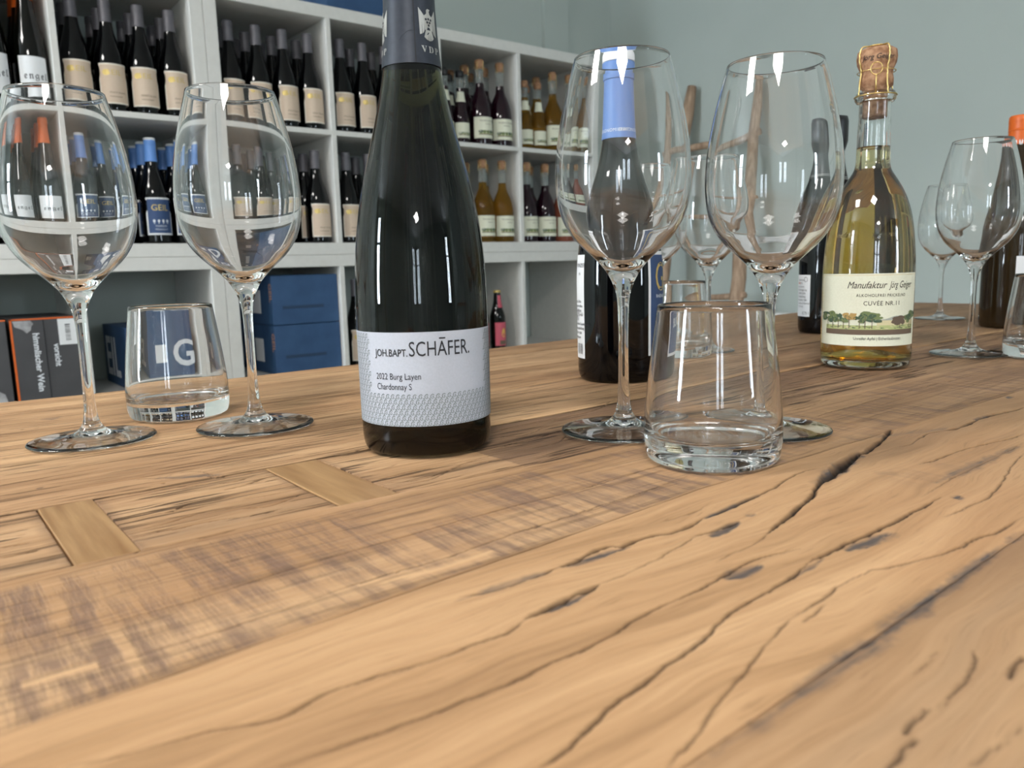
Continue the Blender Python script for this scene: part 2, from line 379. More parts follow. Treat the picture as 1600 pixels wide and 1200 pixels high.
# ================================================================ table
CRACKS=[(0.5,0.8,[(0.1414,0.2112),(0.1504,0.2088),(0.1604,0.2071),(0.1722,0.2081),(0.1848,0.209)]),
(1.0,1,[(0.1848,0.209),(0.1936,0.2097),(0.2018,0.2113),(0.2132,0.2122),(0.217,0.2088),(0.2265,0.209),(0.2373,0.2084),(0.2439,0.2055),(0.2522,0.2055),(0.2681,0.208)]),
(0.5,0.9,[(0.2681,0.208),(0.2867,0.2093),(0.3016,0.2113),(0.3229,0.2126),(0.3431,0.2168),(0.3627,0.2201),(0.3778,0.2181)]),
(0.35,0.6,[(0.2521,0.217),(0.2614,0.2166),(0.269,0.2157),(0.2805,0.2177)]),
(0.5,0.8,[(0.0194,0.1952),(0.032,0.1907),(0.0488,0.188),(0.0643,0.1819),(0.0775,0.1842),(0.0961,0.1832),(0.1101,0.1804),(0.1272,0.1807),(0.1391,0.1802),(0.1498,0.1838)]),
(1.1,1,[(0.1468,0.1834),(0.156,0.1847),(0.1641,0.186),(0.1696,0.1866),(0.1757,0.1868),(0.184,0.1874)]),
(0.35,0.8,[(0.184,0.1874),(0.2008,0.1879),(0.2158,0.1895),(0.234,0.1932),(0.2474,0.196)]),
(0.7,0.9,[(0.2474,0.196),(0.2571,0.1955),(0.2655,0.1953),(0.2756,0.1952)]),
(0.45,0.9,[(0.0579,0.1621),(0.0706,0.1607),(0.0913,0.1585),(0.1204,0.1566),(0.1362,0.1575),(0.1566,0.1575),(0.1757,0.1608),(0.1917,0.1613),(0.2124,0.1618),(0.2227,0.164),(0.2342,0.1642),(0.2469,0.1647),(0.2651,0.1599)]),
(0.4,0.7,[(0.2299,0.1723),(0.2443,0.1742),(0.2546,0.1742),(0.2706,0.1777)]),
(0.9,1,[(0.2706,0.1777),(0.2861,0.1819),(0.3008,0.1859),(0.3168,0.1901),(0.3315,0.1942),(0.3476,0.2013),(0.3631,0.2059)]),
(2.6,1,[(0.3534,0.2037),(0.3631,0.2059),(0.3778,0.209),(0.3964,0.2151),(0.4131,0.2187),(0.4254,0.2215)]),
(1.6,1,[(0.4235,0.2212),(0.4274,0.2195),(0.452,0.2246),(0.4715,0.2297),(0.4956,0.2375)]),
(0.55,0.9,[(0.1023,0.1235),(0.1123,0.1248),(0.1256,0.1288),(0.1419,0.1323),(0.1612,0.1356),(0.1786,0.1381),(0.1985,0.1436),(0.2186,0.1454),(0.2376,0.1467),(0.2559,0.1503)]),
(0.7,1,[(0.2559,0.1503),(0.27,0.1508),(0.2849,0.1513),(0.2994,0.151),(0.3172,0.1507),(0.3347,0.1518),(0.3499,0.1524),(0.3704,0.1531)]),
(0.4,0.5,[(0.3642,0.1589),(0.3996,0.1626),(0.4333,0.1641),(0.471,0.1658),(0.5135,0.1678)]),
(0.4,0.7,[(0.1233,0.1054),(0.1355,0.1081),(0.1521,0.1134),(0.1646,0.1167),(0.1801,0.1214),(0.1902,0.1241),(0.2016,0.1266),(0.2109,0.1283)]),
(0.55,0.8,[(0.2109,0.1283),(0.2257,0.1296),(0.2389,0.1314),(0.2515,0.1325),(0.2632,0.1313),(0.2749,0.128),(0.2882,0.1243),(0.3026,0.121),(0.3242,0.12),(0.3399,0.1178),(0.3671,0.1179)]),
(0.4,0.7,[(0.2096,0.1246),(0.2167,0.1256),(0.226,0.1267)]),
(0.4,0.8,[(0.4852,0.1581),(0.4591,0.1538),(0.4251,0.1461),(0.3985,0.1406),(0.3831,0.1384),(0.3642,0.139),(0.3433,0.1401)]),
(1.1,1,[(0.6325,0.2082),(0.6073,0.2096),(0.588,0.2127),(0.5605,0.2122),(0.5307,0.2101),(0.5143,0.2129)]),
(0.5,0.9,[(0.5143,0.2129),(0.4983,0.2156),(0.4803,0.2133),(0.4661,0.2105),(0.4531,0.2118)]),
(0.5,0.9,[(0.5375,0.1759),(0.5162,0.1772),(0.4847,0.1826),(0.4581,0.1849),(0.4376,0.1846),(0.4222,0.1861)]),
(0.5,0.8,[(0.1752,0.0779),(0.1846,0.0785),(0.1913,0.0789)]),
(0.5,0.7,[(0.1915,0.0776),(0.2001,0.0779),(0.2093,0.0781),(0.214,0.0788),(0.2233,0.081),(0.2298,0.0835)]),
(0.6,0.8,[(0.1588,0.0741),(0.1678,0.0748),(0.1769,0.0754)]),
(0.6,0.8,[(0.2201,0.0713),(0.2283,0.073),(0.2367,0.0735)]),
(0.4,0.5,[(0.1738,0.063),(0.1851,0.0619),(0.2002,0.0611)]),
(0.35,0.5,[(0.2038,0.089),(0.2139,0.0893),(0.2225,0.0905)]),
(0.35,0.9,[(0.0142,0.2707),(0.0431,0.2707),(0.0745,0.2711),(0.1141,0.275),(0.1607,0.277),(0.2165,0.2779),(0.2558,0.2765),(0.3053,0.2793),(0.3573,0.2822)]),
(0.4,0.9,[(0.0114,0.2417),(0.0281,0.2404),(0.0511,0.2409),(0.0816,0.2414),(0.1193,0.2457),(0.1588,0.2451),(0.1935,0.2489),(0.2317,0.2506),(0.2761,0.2527),(0.3164,0.256)]),
(0.3,0.6,[(0.0163,0.2932),(0.0385,0.2928),(0.0665,0.2972),(0.0979,0.2987),(0.1262,0.3024)]),
(0.35,0.9,[(0.4849,0.2905),(0.526,0.2952),(0.5724,0.2956),(0.6266,0.2975),(0.6841,0.2981),(0.7445,0.2972),(0.8165,0.2979)]),
(0.3,0.8,[(0.5009,0.3181),(0.5302,0.3169),(0.5745,0.3228)]),
(0.3,0.8,[(0.6973,0.2729),(0.743,0.2756),(0.7847,0.2755)]),
(0.5,1,[(0.0251,0.3849),(0.0355,0.3838)]),
(0.5,1,[(0.0237,0.3702),(0.0372,0.3697)]),
(0.4,0.8,[(0.0211,0.3423),(0.0333,0.3397),(0.0415,0.3366)]),
(0.4,0.7,[(0.0266,0.3997),(0.0361,0.3989)]),
(0.6,1,[(0.0873,0.3871),(0.0963,0.3881),(0.1061,0.3931),(0.1218,0.3931)]),
(0.45,1,[(0.0782,0.3692),(0.0884,0.3694),(0.1004,0.3736),(0.1228,0.373)]),
(0.5,1,[(0.0777,0.3615),(0.0887,0.3572),(0.103,0.3583),(0.123,0.3523),(0.136,0.3536)]),
(0.4,1,[(0.0782,0.3865),(0.0897,0.3875),(0.1035,0.3842)]),
(0.5,1,[(0.0909,0.335),(0.0974,0.3344),(0.1079,0.3347)]),
(0.5,0.9,[(0.1258,0.4052),(0.1439,0.4081),(0.1593,0.4021)]),
(0.6,1,[(0.1364,0.4067),(0.1471,0.4121),(0.1592,0.4151),(0.1654,0.4148)]),
(0.4,0.8,[(0.1221,0.3666),(0.1345,0.3619),(0.1527,0.3699)]),
(0.4,0.8,[(0.1279,0.3828),(0.1418,0.3804),(0.1607,0.3801)]),
(0.5,0.9,[(0.0662,0.3342),(0.0722,0.3387),(0.0769,0.3374)]),
(0.4,0.9,[(0.1275,0.4204),(0.137,0.4182),(0.1499,0.4241)]),
(0.4,0.9,[(0.0303,0.4391),(0.0406,0.4363),(0.0467,0.4376)]),
(0.4,0.8,[(0.069,0.4356),(0.0828,0.4333),(0.0979,0.4317),(0.1249,0.4229)]),
(0.5,0.9,[(0.145,0.4307),(0.1563,0.4314),(0.1654,0.4286)]),
(0.4,0.9,[(0.1884,0.4334),(0.1968,0.4339),(0.21,0.4347),(0.2268,0.4373)]),
(0.4,0.8,[(0.1953,0.3858),(0.2066,0.3845),(0.2192,0.3883)]),
(0.4,0.9,[(0.1953,0.3675),(0.2175,0.37),(0.2436,0.3685),(0.2778,0.3676)]),
(0.4,0.9,[(0.194,0.3583),(0.2117,0.3517),(0.229,0.3551),(0.2486,0.3596),(0.2681,0.355)]),
(0.4,0.8,[(0.1933,0.3489),(0.214,0.3477),(0.2262,0.3521),(0.2459,0.3622),(0.2661,0.3679)]),
(0.5,0.9,[(0.3093,0.4187),(0.3383,0.4227),(0.3715,0.4216),(0.4124,0.4263),(0.4596,0.4471)]),
(0.4,0.9,[(0.2996,0.3821),(0.3178,0.3848),(0.335,0.3868),(0.3489,0.3902)]),
(0.4,0.9,[(0.3004,0.364),(0.3215,0.3652),(0.3434,0.3784)]),
(0.5,0.9,[(0.2786,0.3784),(0.2993,0.3824)]),
(0.4,0.8,[(0.3051,0.4032),(0.322,0.3972),(0.3459,0.4054),(0.3626,0.4041)]),
(0.4,0.9,[(0.5533,0.3546),(0.595,0.3561),(0.6357,0.3576),(0.6806,0.3584),(0.7234,0.3593)]),
(0.4,0.9,[(0.6366,0.4085),(0.6861,0.4026),(0.7416,0.4008)]),
(0.4,0.9,[(0.6073,0.3895),(0.6466,0.3792),(0.674,0.3719),(0.6958,0.3531)]),
(0.4,0.8,[(0.7024,0.4473),(0.7559,0.455),(0.7874,0.4513)]),
(0.7,1,[(0.1283,0.4393),(0.1314,0.4326),(0.1356,0.4323)]),
(0.8,1,[(0.1044,0.4408),(0.1061,0.4409)]),
(0.4,0.5,[(0.0903,0.465),(0.1069,0.4544),(0.1165,0.4583),(0.128,0.453),(0.1315,0.4382),(0.1377,0.4303)]),
(0.35,0.6,[(0.0533,0.6792),(0.0854,0.6727)]),
(0.3,0.7,[(0.0432,0.5737),(0.0638,0.5721)]),
(0.35,0.6,[(0.3333,0.5059),(0.3823,0.517)]),
(0.4,0.7,[(0.5687,0.7702),(0.6202,0.7714),(0.6748,0.7734)])]
STAINS=[([0.1827, 0.2084], [0.2198, 0.2062], 0.0018, 0.8),
([0.1352, 0.2098], [0.1827, 0.2084], 0.002, 0.45),
([0.1538, 0.1822], [0.1798, 0.1853], 0.0016, 0.8),
([0.2674, 0.2074], [0.3229, 0.2126], 0.0014, 0.8),
([0.2511, 0.1915], [0.2756, 0.1952], 0.0022, 0.9),
([0.2181, 0.162], [0.2404, 0.1602], 0.0032, 0.85),
([0.2756, 0.1475], [0.3106, 0.1448], 0.0032, 0.8),
([0.2343, 0.1458], [0.2643, 0.1488], 0.0012, 0.6),
([0.3566, 0.2039], [0.4261, 0.2208], 0.0042, 0.6),
([0.4369, 0.2445], [0.5348, 0.2117], 0.004, 0.25),
([0.1291, 0.1011], [0.3471, 0.1111], 0.0032, 0.5),
([0.3725, 0.1484], [0.3797, 0.1485], 0.003, 0.9),
([0.6642, 0.2299], [0.6778, 0.2325], 0.0035, 0.9),
([0.5613, 0.2145], [0.6034, 0.2102], 0.0025, 0.8),
([0.3852, 0.1654], [0.5024, 0.1672], 0.004, 0.4),
([0.1039, 0.4555], [0.1364, 0.4371], 0.0035, 0.5),
([0.0821, 0.7114], [0.1011, 0.7184], 0.006, 0.35),
([0.0501, 0.479], [0.0539, 0.4787], 0.0015, 0.8),
([0.2826, 0.1969], [0.2893, 0.1967], 0.002, 0.5),
([0.3868, 0.1915], [0.3996, 0.1878], 0.0035, 0.25)]

def vnoise(x, y, seed=0):
    rs = np.random.RandomState(seed); T = rs.rand(256, 256)
    xi = np.floor(x).astype(int); yi = np.floor(y).astype(int); fx = x-xi; fy = y-yi
    fx = fx*fx*(3-2*fx); fy = fy*fy*(3-2*fy)
    g = lambda a, b: T[a % 256, b % 256]
    return (g(xi, yi)*(1-fx)+g(xi+1, yi)*fx)*(1-fy)+(g(xi, yi+1)*(1-fx)+g(xi+1, yi+1)*fx)*fy
# joints between the boards: Y as a function of X, read off the real boards which are not quite parallel
JX = [-.6, 0, .12, .30, .50, 1.9]
J = [[-.24]*6, [-.02]*6, [.098, .101, .103, .109, .114, .12], [.215, .2195, .226, .2365, .236, .238], [.337, .337, .338, .3295, .328, .326],
     [.440, .438, .4345, .4345, .437, .44], [.545, .547, .548, .551, .557, .56], [.655, .655, .656, .658, .660, .665], [.768, .768, .769, .770, .771, .775], [.85, .845, .838, .830, .842, .915]]
TX0, TX1 = -.58, 1.86
xs = np.concatenate([np.arange(TX0, -.02, .012), np.arange(-.02, .62, .00095), np.arange(.62, 1.05, .002), np.arange(1.05, TX1+.001, .006)])
table = empty('wooden_table', (0.64, 0.3, 0), 'long table of reclaimed oak boards with cracks, saw marks and inlaid blocks', 'table')
TO = np.array([0.64, 0.3, 0])
PL = [  # rows, tone at X<0.3, tone at X>0.9, saw, fissure, figure, lift
    (30, .3, .4, 0, .0, .03, 0), (150, .52, .7, 0, .0, .07, 0.0), (215, .04, .75, 0, .0, .055, 0.0003), (185, .22, .80, 1, .30, .006, 0.0003),
    (150, .30, .9, 0, 1.0, .014, -.0007), (110, .26, .75, 0, .55, .02, 0), (60, .12, .7, 0, .45, .02, .0003), (50, .22, .7, 0, .45, .02, 0), (44, .12, .65, 0, .4, .02, 0)]
def grid_obj(name, X, Y, Z, attrs, mats, parent):
    ny, nx = X.shape; co = np.stack([X-TO[0], Y-TO[1], Z], -1).reshape(-1, 3).astype(np.float32)
    me = bpy.data.meshes.new(name); nv = nx*ny; nf = (nx-1)*(ny-1)
    i = np.arange(nv).reshape(ny, nx); q = np.stack([i[:-1, :-1], i[:-1, 1:], i[1:, 1:], i[1:, :-1]], -1).reshape(-1)
    # the board's underside and sides, joined on as a skirt
    per = np.concatenate([i[0, :], i[1:, -1], i[-1, -2::-1], i[-2:0:-1, 0]]); m_ = len(per)
    low = co[per].copy(); low[:, 2] = TOP-.045; co2 = np.concatenate([co, low]); b = nv+np.arange(m_)
    sk = np.stack([per, b, np.roll(b, -1), np.roll(per, -1)], -1).reshape(-1)
    me.vertices.add(len(co2)); me.vertices.foreach_set('co', co2.ravel())
    loops = np.concatenate([q, sk, b[::-1]]).astype(np.int32)
    me.loops.add(len(loops)); me.loops.foreach_set('vertex_index', loops)
    st = np.concatenate([np.arange(0, len(q)+len(sk), 4), [len(q)+len(sk)]]).astype(np.int32)
    me.polygons.add(len(st)); me.polygons.foreach_set('loop_start', st)
    me.polygons.foreach_set('use_smooth', np.concatenate([np.ones(nf, bool), np.zeros(len(st)-nf, bool)]))
    me.update(calc_edges=True)
    for k_, v in attrs.items():
        a = me.attributes.new(k_, 'FLOAT', 'POINT'); a.data.foreach_set('value', np.concatenate([v.ravel(), np.zeros(m_)]).astype(np.float32))
    me.materials.append(mats); o = bpy.data.objects.new(name, me); COL.objects.link(o); o.parent = parent
    return o
PATCH = [((.045, .070), (.337, .4365)), ((.158, .190), (.3355, .4325))]
planks = []
for k in range(9):
    rows, t0, t1, sw, fi, fg, lift = PL[k]
    JF = [1, 1, .05, .22, .25, .6, .8, .9, .9, 1]; lo = np.interp(xs, JX, J[k])+.00004+.0004*JF[k]; hi = np.interp(xs, JX, J[k+1])-.00004-.0004*JF[k+1]
    if k == 8: hi = hi + .006*(vnoise(xs*7, xs*0, 3)-.5)
    s = np.linspace(0, 1, rows); e = .004; s = np.unique(np.concatenate([[0, e, 2*e], s[1:-1], [1-2*e, 1-e, 1]])); ny = len(s)
    X = np.tile(xs, (ny, 1)); Y = lo[None]+(hi-lo)[None]*s[:, None]
    d = np.minimum(Y-lo[None], hi[None]-Y); below = Y-lo[None] < hi[None]-Y; jw = np.where(below, JF[k], JF[k+1])
    Z = np.full_like(X, TOP-.0008+lift)
    Z += .0006*(vnoise(X*9, Y*40, 11+k)-.5) + .00025*(vnoise(X*60, Y*500, 21+k)-.5)
    Z -= .0011*np.clip(1-d/.0012, 0, 1)**1.5*jw
    jf = JF; 
    crack = np.clip(1-d/.0008, 0, 1)*(.5+1.0*vnoise(X*40, Y*3, 5+k))*jw
    stain = np.zeros_like(X)
    tone = t0+(t1-t0)*np.clip((X-.3)/.6, 0, 1)
    saw = np.zeros_like(X)
    if k == 3:
        saw = np.clip((hi[None]-Y-.007)/.006, 0, 1)*np.clip((Y-lo[None])/.002, 0, 1)*np.clip((1.2-X)/.5, .2, 1)
        bare = np.clip(1-np.abs(Y-(.240+.004*np.sin(X*70)))/.005, 0, 1)*(vnoise(X*38, Y*0, 9) > .52)*(X < .22); saw = saw*(1-bare); tone = tone*(1-.8*bare)
    if k == 2: saw = .55*np.clip(1-((X-.41)/.05)**2-((Y-.175)/.02)**2, 0, 1); tone = tone+.35*np.clip(1-((X-.47)/.12)**2-((Y-.215)/.02)**2, 0, 1)
    if k == 4:
        tone = np.where(X > .27, .92, .30+.30*np.clip(1-np.abs(Y-.352)/.012, 0, 1)); tone = tone*np.clip(1, 0, 1)
        fi_ = fi*np.clip(.35+.9*vnoise(X*14, Y*60, 71), 0, 1)
    else: fi_ = fi*np.ones_like(X)
    if k == 5:
        edge = np.clip(1-(Y-lo[None])/.013, 0, 1)*np.clip((X-.22)/.08, 0, 1); tone = tone*(1-edge)
    for wmm, dep, pts in CRACKS:
        P = np.array(cr(pts, 4)); x0, x1 = P[:, 0].min()-.008, P[:, 0].max()+.008; y0, y1 = P[:, 1].min()-.008, P[:, 1].max()+.008
        if y1 < lo.min() or y0 > hi.max(): continue
        a, b = np.searchsorted(xs, [x0, x1])
        if b-a < 2: continue
        rr = np.where((Y[:, a:b].max(1) > y0) & (Y[:, a:b].min(1) < y1))[0]
        if len(rr) == 0: continue
        r0, r1 = rr[0], rr[-1]+1
        xx = X[r0:r1, a:b]; yy = Y[r0:r1, a:b].copy(); yy = yy+.0009*(vnoise(xx*170, yy*60, 31)-.5)+.0005*(vnoise(xx*500, yy*100, 32)-.5)
        best = np.full(xx.shape, 9.); tt = np.zeros(xx.shape); L = len(P)-1
        for i in range(L):
            ax, ay = P[i]; bx_, by_ = P[i+1]; dx, dy = bx_-ax, by_-ay; q2 = dx*dx+dy*dy+1e-12
            t = np.clip(((xx-ax)*dx+(yy-ay)*dy)/q2, 0, 1); dd = np.hypot(xx-ax-t*dx, yy-ay-t*dy)
            m_ = dd < best; best = np.where(m_, dd, best); tt = np.where(m_, (i+t)/L, tt)
        taper = np.clip(np.minimum(tt, 1-tt)*8+.25, 0, 1)
        cell = .00055 if xs[a] < .62 else .0012
        wloc = wmm*.00125*(.55+.9*vnoise(xx*130, tt*3, 41))*taper
        c = np.clip((np.maximum(wloc, cell*.8)*1.25-best)/np.maximum(wloc, cell), 0, 1)*dep*np.clip(wloc/cell*1.1, .35, 1)
        crack[r0:r1, a:b] = np.maximum(crack[r0:r1, a:b], c)
        Z[r0:r1, a:b] -= c*(.0006+wloc*1.0)
        if wmm > 2: tone[r0:r1, a:b] = np.maximum(tone[r0:r1, a:b], .8*np.clip(1-best/.007, 0, 1))
    for A, B, wd, am in STAINS:
        dx, dy = B[0]-A[0], B[1]-A[1]; q2 = dx*dx+dy*dy; t = ((X-A[0])*dx+(Y-A[1])*dy)/q2
        yj = 1.1*wd*(vnoise(X*110, Y*200, 51)-.5)+.5*wd*(vnoise(X*420, Y*700, 52)-.5)
        dist = np.abs((X-A[0])*dy-(Y-A[1])*dx)/sqrt(q2)+yj
        prof = 1.25*wd*np.sqrt(np.clip(1-(2*t-1)**2, 0, 1))+1e-6
        v = np.clip((prof-dist)/(.8*wd), 0, 1)*min(1.0, am*1.3)*(.65+.7*vnoise(X*160, Y*900, 53))*((t > 0) & (t < 1)); stain = np.maximum(stain, v); Z -= .0008*v
    Z = np.minimum(Z, TOP)
    if k == 4:   # pockets for the inlaid blocks
        for (px0, px1), (py0, py1) in PATCH:
            ins = (X > px0) & (X < px1) & (Y > py0) & (Y < py1); Z = np.where(ins, TOP-.006, Z); crack = np.where(ins, .7, crack)
            rim = np.clip(1-np.maximum(np.abs(X-(px0+px1)/2)-(px1-px0)/2, 0)/.010, 0, 1)*(~ins); tone = np.maximum(tone, .75*rim*(Y > py0)*(Y < py1))
    o = grid_obj('plank', X, Y, Z, dict(crack=crack, stain=stain, tone=np.clip(tone, 0, 1), saw=saw, fissure=fi_, figure=np.full_like(X, fg), contrast=np.full_like(X, [.9, .8, .66, .95, 1.5, 1.35, 1.2, 1.2, 1.2][k])), M_oak, table)
    planks.append(o)
    if k == 4:
        for (px0, px1), (py0, py1) in PATCH:
            mb = MB(); mb.box(px0+.0004-TO[0], px1-.0004-TO[0], py0+.0008-TO[1], py1-.0004-TO[1], TOP-.005, TOP-.0011, bev=.0004)
            mb.obj('inlay_block', M_patch, o)['label'] = 'yellowish block let into the board, grain crossways'
for sx in (TX0+.18, TX1-.18):
    for sy in (-.14, .74):
        MB().box(sx-.05-TO[0], sx+.05-TO[0], sy-.05-TO[1], sy+.05-TO[1], 0, TOP-.045, bev=.004).obj('leg', M_oakside, table)
    MB().box(sx-.035-TO[0], sx+.035-TO[0], -.088-TO[1], .688-TO[1], TOP-.135, TOP-.0455, bev=.003).obj('crossbeam', M_oakside, table)
MB().box(TX0+.232-TO[0], TX1-.232-TO[0], .26-TO[1], .34-TO[1], .18, .26, bev=.003).obj('stretcher', M_oakside, table)
for sx in (TX0+.18, TX1-.18):
    MB().box(sx-.035-TO[0], sx+.035-TO[0], -.088-TO[1], .688-TO[1], .10, .1795, bev=.003).obj('foot_rail', M_oakside, table)
# ================================================================ shelving
SX, SY, SD = 0.7949, 2.3874, 0.385
ZU = CAM_Z+.0851-.038            # top of the lower units = underside of the upper ones
UNIT = .770; SIDE = .038; MIDT = .016; CELL = (UNIT-2*SIDE-MIDT)/2
UNAMES = ['left', 'middle', 'right']
def shelf_unit(k, upper):
    x = SX+(k-1)*UNIT; z = ZU if upper else ZU-UNIT
    t = empty('shelf_unit', (x+UNIT/2, SY+SD/2, z), ('%s white cube shelf unit of the %s row' % (['leftmost', 'middle', 'rightmost'][k], 'upper' if upper else 'lower'))
              + [', packed with bottles', ', holding cartons and a few bottles'][0 if upper else 1], 'shelf', None)
    h = UNIT/2; d = SD/2; g = .0006; bv = .0012
    MB().box(-h+g, -h+SIDE, -d, d, SIDE, UNIT-SIDE, bev=bv).obj('side_panel', M_white, t)
    MB().box(h-SIDE, h-g, -d, d, SIDE, UNIT-SIDE, bev=bv).obj('side_panel', M_white, t)
    MB().box(-h+g, h-g, -d, d, 0, SIDE, bev=bv).obj('bottom_panel', M_white, t)
    MB().box(-h+g, h-g, -d, d, UNIT-SIDE, UNIT-g, bev=bv).obj('top_panel', M_white, t)
    MB().box(-MIDT/2, MIDT/2, -d, d, SIDE, UNIT-SIDE, bev=.0008).obj('divider', M_white, t)
    zc = SIDE+CELL
    for s in (-1, 1):
        a, b = sorted((s*(MIDT/2), s*(h-SIDE))); MB().box(a, b, -d, d, zc, zc+MIDT, bev=.0008).obj('shelf_board', M_white, t)
    return t
for k in range(3):
    shelf_unit(k, True); shelf_unit(k, False)
    x = SX+(k-1)*UNIT
    t = MB(); t.box(x+.02, x+UNIT-.02, SY+.03, SY+SD-.03, 0, ZU-UNIT, bev=.002)
    tag(t.obj('plinth', M_white), 'white plinth under the %s lower shelf unit' % ['leftmost', 'middle', 'rightmost'][k], 'plinth')
def zfloor(row):   # 0,1 = upper unit's lower / upper cubbies ; 2 = the lower unit's upper cubbies
    return {1: ZU+SIDE+CELL+MIDT, 0: ZU+SIDE, 2: ZU-UNIT+SIDE+CELL+MIDT}[row]+.0008

# ---- bottle kinds for the shelves (built once, copied many times)
def bottle_body(prof, mt, n=40, name='body', parent=None, k=5):
    mb = MB(); P = cr(prof, k); mb.lathe([(.0, P[0][1]+.004)]+[(P[0][0]*.7, P[0][1]+.001)]+P, n, cap1=True)
    o = mb.obj(name, mt, parent, smooth=True); return sharp(o, 50), profile_r(P)
BURG = [(.0365, 0), (.0392, .003), (.0400, .012), (.0400, .07), (.0398, .105), (.0385, .130), (.0345, .155), (.0275, .180), (.0205, .205), (.0165, .228), (.0148, .250), (.0140, .288), (.0140, .293)]
def make_shelf_bottle(kind, loc, label, group):
    t = empty('wine_bottle', loc, label, 'bottle', group)
    if kind in ('beige', 'geil', 'engel'):
        prof = BURG if kind != 'engel' else [(.0345, 0), (.0370, .003), (.0378, .012), (.0378, .09), (.0370, .125), (.0335, .160), (.0270, .200), (.0205, .240), (.0160, .275), (.0143, .300), (.0138, .322), (.0138, .326)]
        o, R = bottle_body(prof, M_black if kind != 'engel' else M_dark, 32, parent=t, k=4)
        H = prof[-1][1]; c0 = {'beige': .236, 'geil': .230, 'engel': .262}[kind]
        cm = {'beige': M_greycap, 'geil': M_blue, 'engel': M_orange}[kind]
        mb = MB(); zz = [c0]+[z for z in np.linspace(c0, H, 8)[1:]]
        pr = [(R(z)+.0009, z) for z in zz]; pr = pr[:-2]+[(R(H)+.0009, H-.018), (R(H)+.0018, H-.017), (R(H)+.0018, H-.004), (R(H)+.0006, H+.001)]
        mb.lathe([(R(c0)+.0001, c0)]+pr, 28, cap1=True); cap = sharp(mb.obj('capsule', cm, t, smooth=True), 40)
        if kind == 'geil':
            m2 = MB(); m2.lathe([(R(H)+.0021, H-.004), (R(H)+.0021, H+.0015), (R(H), H+.003)], 24, cap1=True); m2.obj('cap_top', M_sticker, cap)
        lm = MB()
        if kind == 'beige':
            wrap_patch(lm, R, -.98, .98, .019, .124, .0002, 26, 2); lb = lm.obj('label', M_beigeedge, t, smooth=True)
            m2 = MB(); wrap_patch(m2, R, -.90, .90, .023, .120, .0004, 24, 2); m2.obj('label_field', M_beige, lb, smooth=True)
            m2 = MB(); text_wrap(m2, R, 'GEIL', .020, -.62, .094, .0007, sx=1.15); poly_wrap(m2, R, blob(14, .009, .008, 0), -.50, .100, .0006); m2.obj('gold_lettering', M_goldink, lb)
            m2 = MB(); text_wrap(m2, R, 'PINOT BLANC', .0066, -.35, .046, .0007); text_wrap(m2, R, 'RHEINHESSEN', .005, -.35, .036, .0007)
            m2.add(*[(lambda a, z: [(R(z)*1.015*sin(a+q), -R(z)*1.015*cos(a+q), z+e) for q, e in ((0, 0), (1.2, 0), (1.2, .0006), (0, .0006))])(-.6, .078), [(0, 1, 2, 3)]]); m2.obj('lettering', M_brownink, lb)
        elif kind == 'geil':
            wrap_patch(lm, R, -.98, .98, .024, .128, .0002, 26, 2); lb = lm.obj('label', M_sticker, t, smooth=True)
            m2 = MB(); wrap_patch(m2, R, -.86, .86, .029, .123, .0004, 24, 2); m2.obj('label_field', M_bluelabel, lb, smooth=True)
            m2 = MB(); text_wrap(m2, R, 'GEIL', .024, 0, .092, .0007, sx=1.0, align='CENTER'); m2.obj('gold_lettering', M_goldink, lb)
            m2 = MB()
            for q in range(4): poly_wrap(m2, R, blob(9, .0034, .004, .1), -.45+q*.30, .063, .0007); poly_wrap(m2, R, [(-.001, -.008), (.001, -.008), (.001, -.003), (-.001, -.003)], -.45+q*.30, .063, .0007)
            text_wrap(m2, R, 'FAMILIE', .0075, 0, .046, .0007, align='CENTER', spacing=1.2); text_wrap(m2, R, 'WEINGUT', .0065, 0, .037, .0007, align='CENTER', spacing=1.2); m2.obj('lettering', M_whiteprint, lb)
        else:
            wrap_patch(lm, R, -.95, .95, .018, .118, .0002, 26, 2); lb = lm.obj('label', M_sticker, t, smooth=True)
            m2 = MB(); text_wrap(m2, R, '\U0001D522\U0001D52B\U0001D524\U0001D522\U0001D529', .024, .08, .062, .0007, align='CENTER', spacing=1.25, bold=.0003); m2.obj('lettering', M_ink, lb)
    elif kind in ('dark_cork', 'amber_cork', 'rose_cork'):
        prof = [(.0385, 0), (.0415, .003), (.0425, .012), (.0425, .085), (.0410, .118), (.0370, .145), (.0300, .168), (.0210, .188), (.0162, .203), (.0150, .222)]
        o, R = bottle_body(prof, {'dark_cork': M_redwine, 'amber_cork': M_amber, 'rose_cork': M_rose}[kind], 32, parent=t, k=4)
        mb = MB(); mb.lathe([(.0150, .2222), (.0146, .24), (.0140, .262), (.0160, .264), (.0160, .270), (.0135, .272)], 24, cap0=True, cap1=True); sharp(mb.obj('neck', M_clear_s, t, smooth=True), 40)
        mb = MB(); mb.lathe([(.0115, .2725), (.0130, .280), (.0160, .290), (.0168, .298), (.0150, .305), (.010, .307)], 20, cap0=True, cap1=True); c = mb.obj('cork', M_cork, t, smooth=True)
        mb = MB()
        for q in range(4):
            a = q*pi/2+.4; mb.tube([(.0170*cos(a), .0170*sin(a), .268), (.0165*cos(a), .0165*sin(a), .283), (.0176*cos(a), .0176*sin(a), .298), (.010*cos(a), .010*sin(a), .308)], .0005, 5)
        mb.obj('wire_cage', M_gold, c)
        lm = MB(); wrap_patch(lm, R, -1.35, 1.35, .022, .098, .0002, 30, 2); lb = lm.obj('label', M_cream, t, smooth=True); scene_print(R, lb, .038, -.9, 1.1, .012, 6)
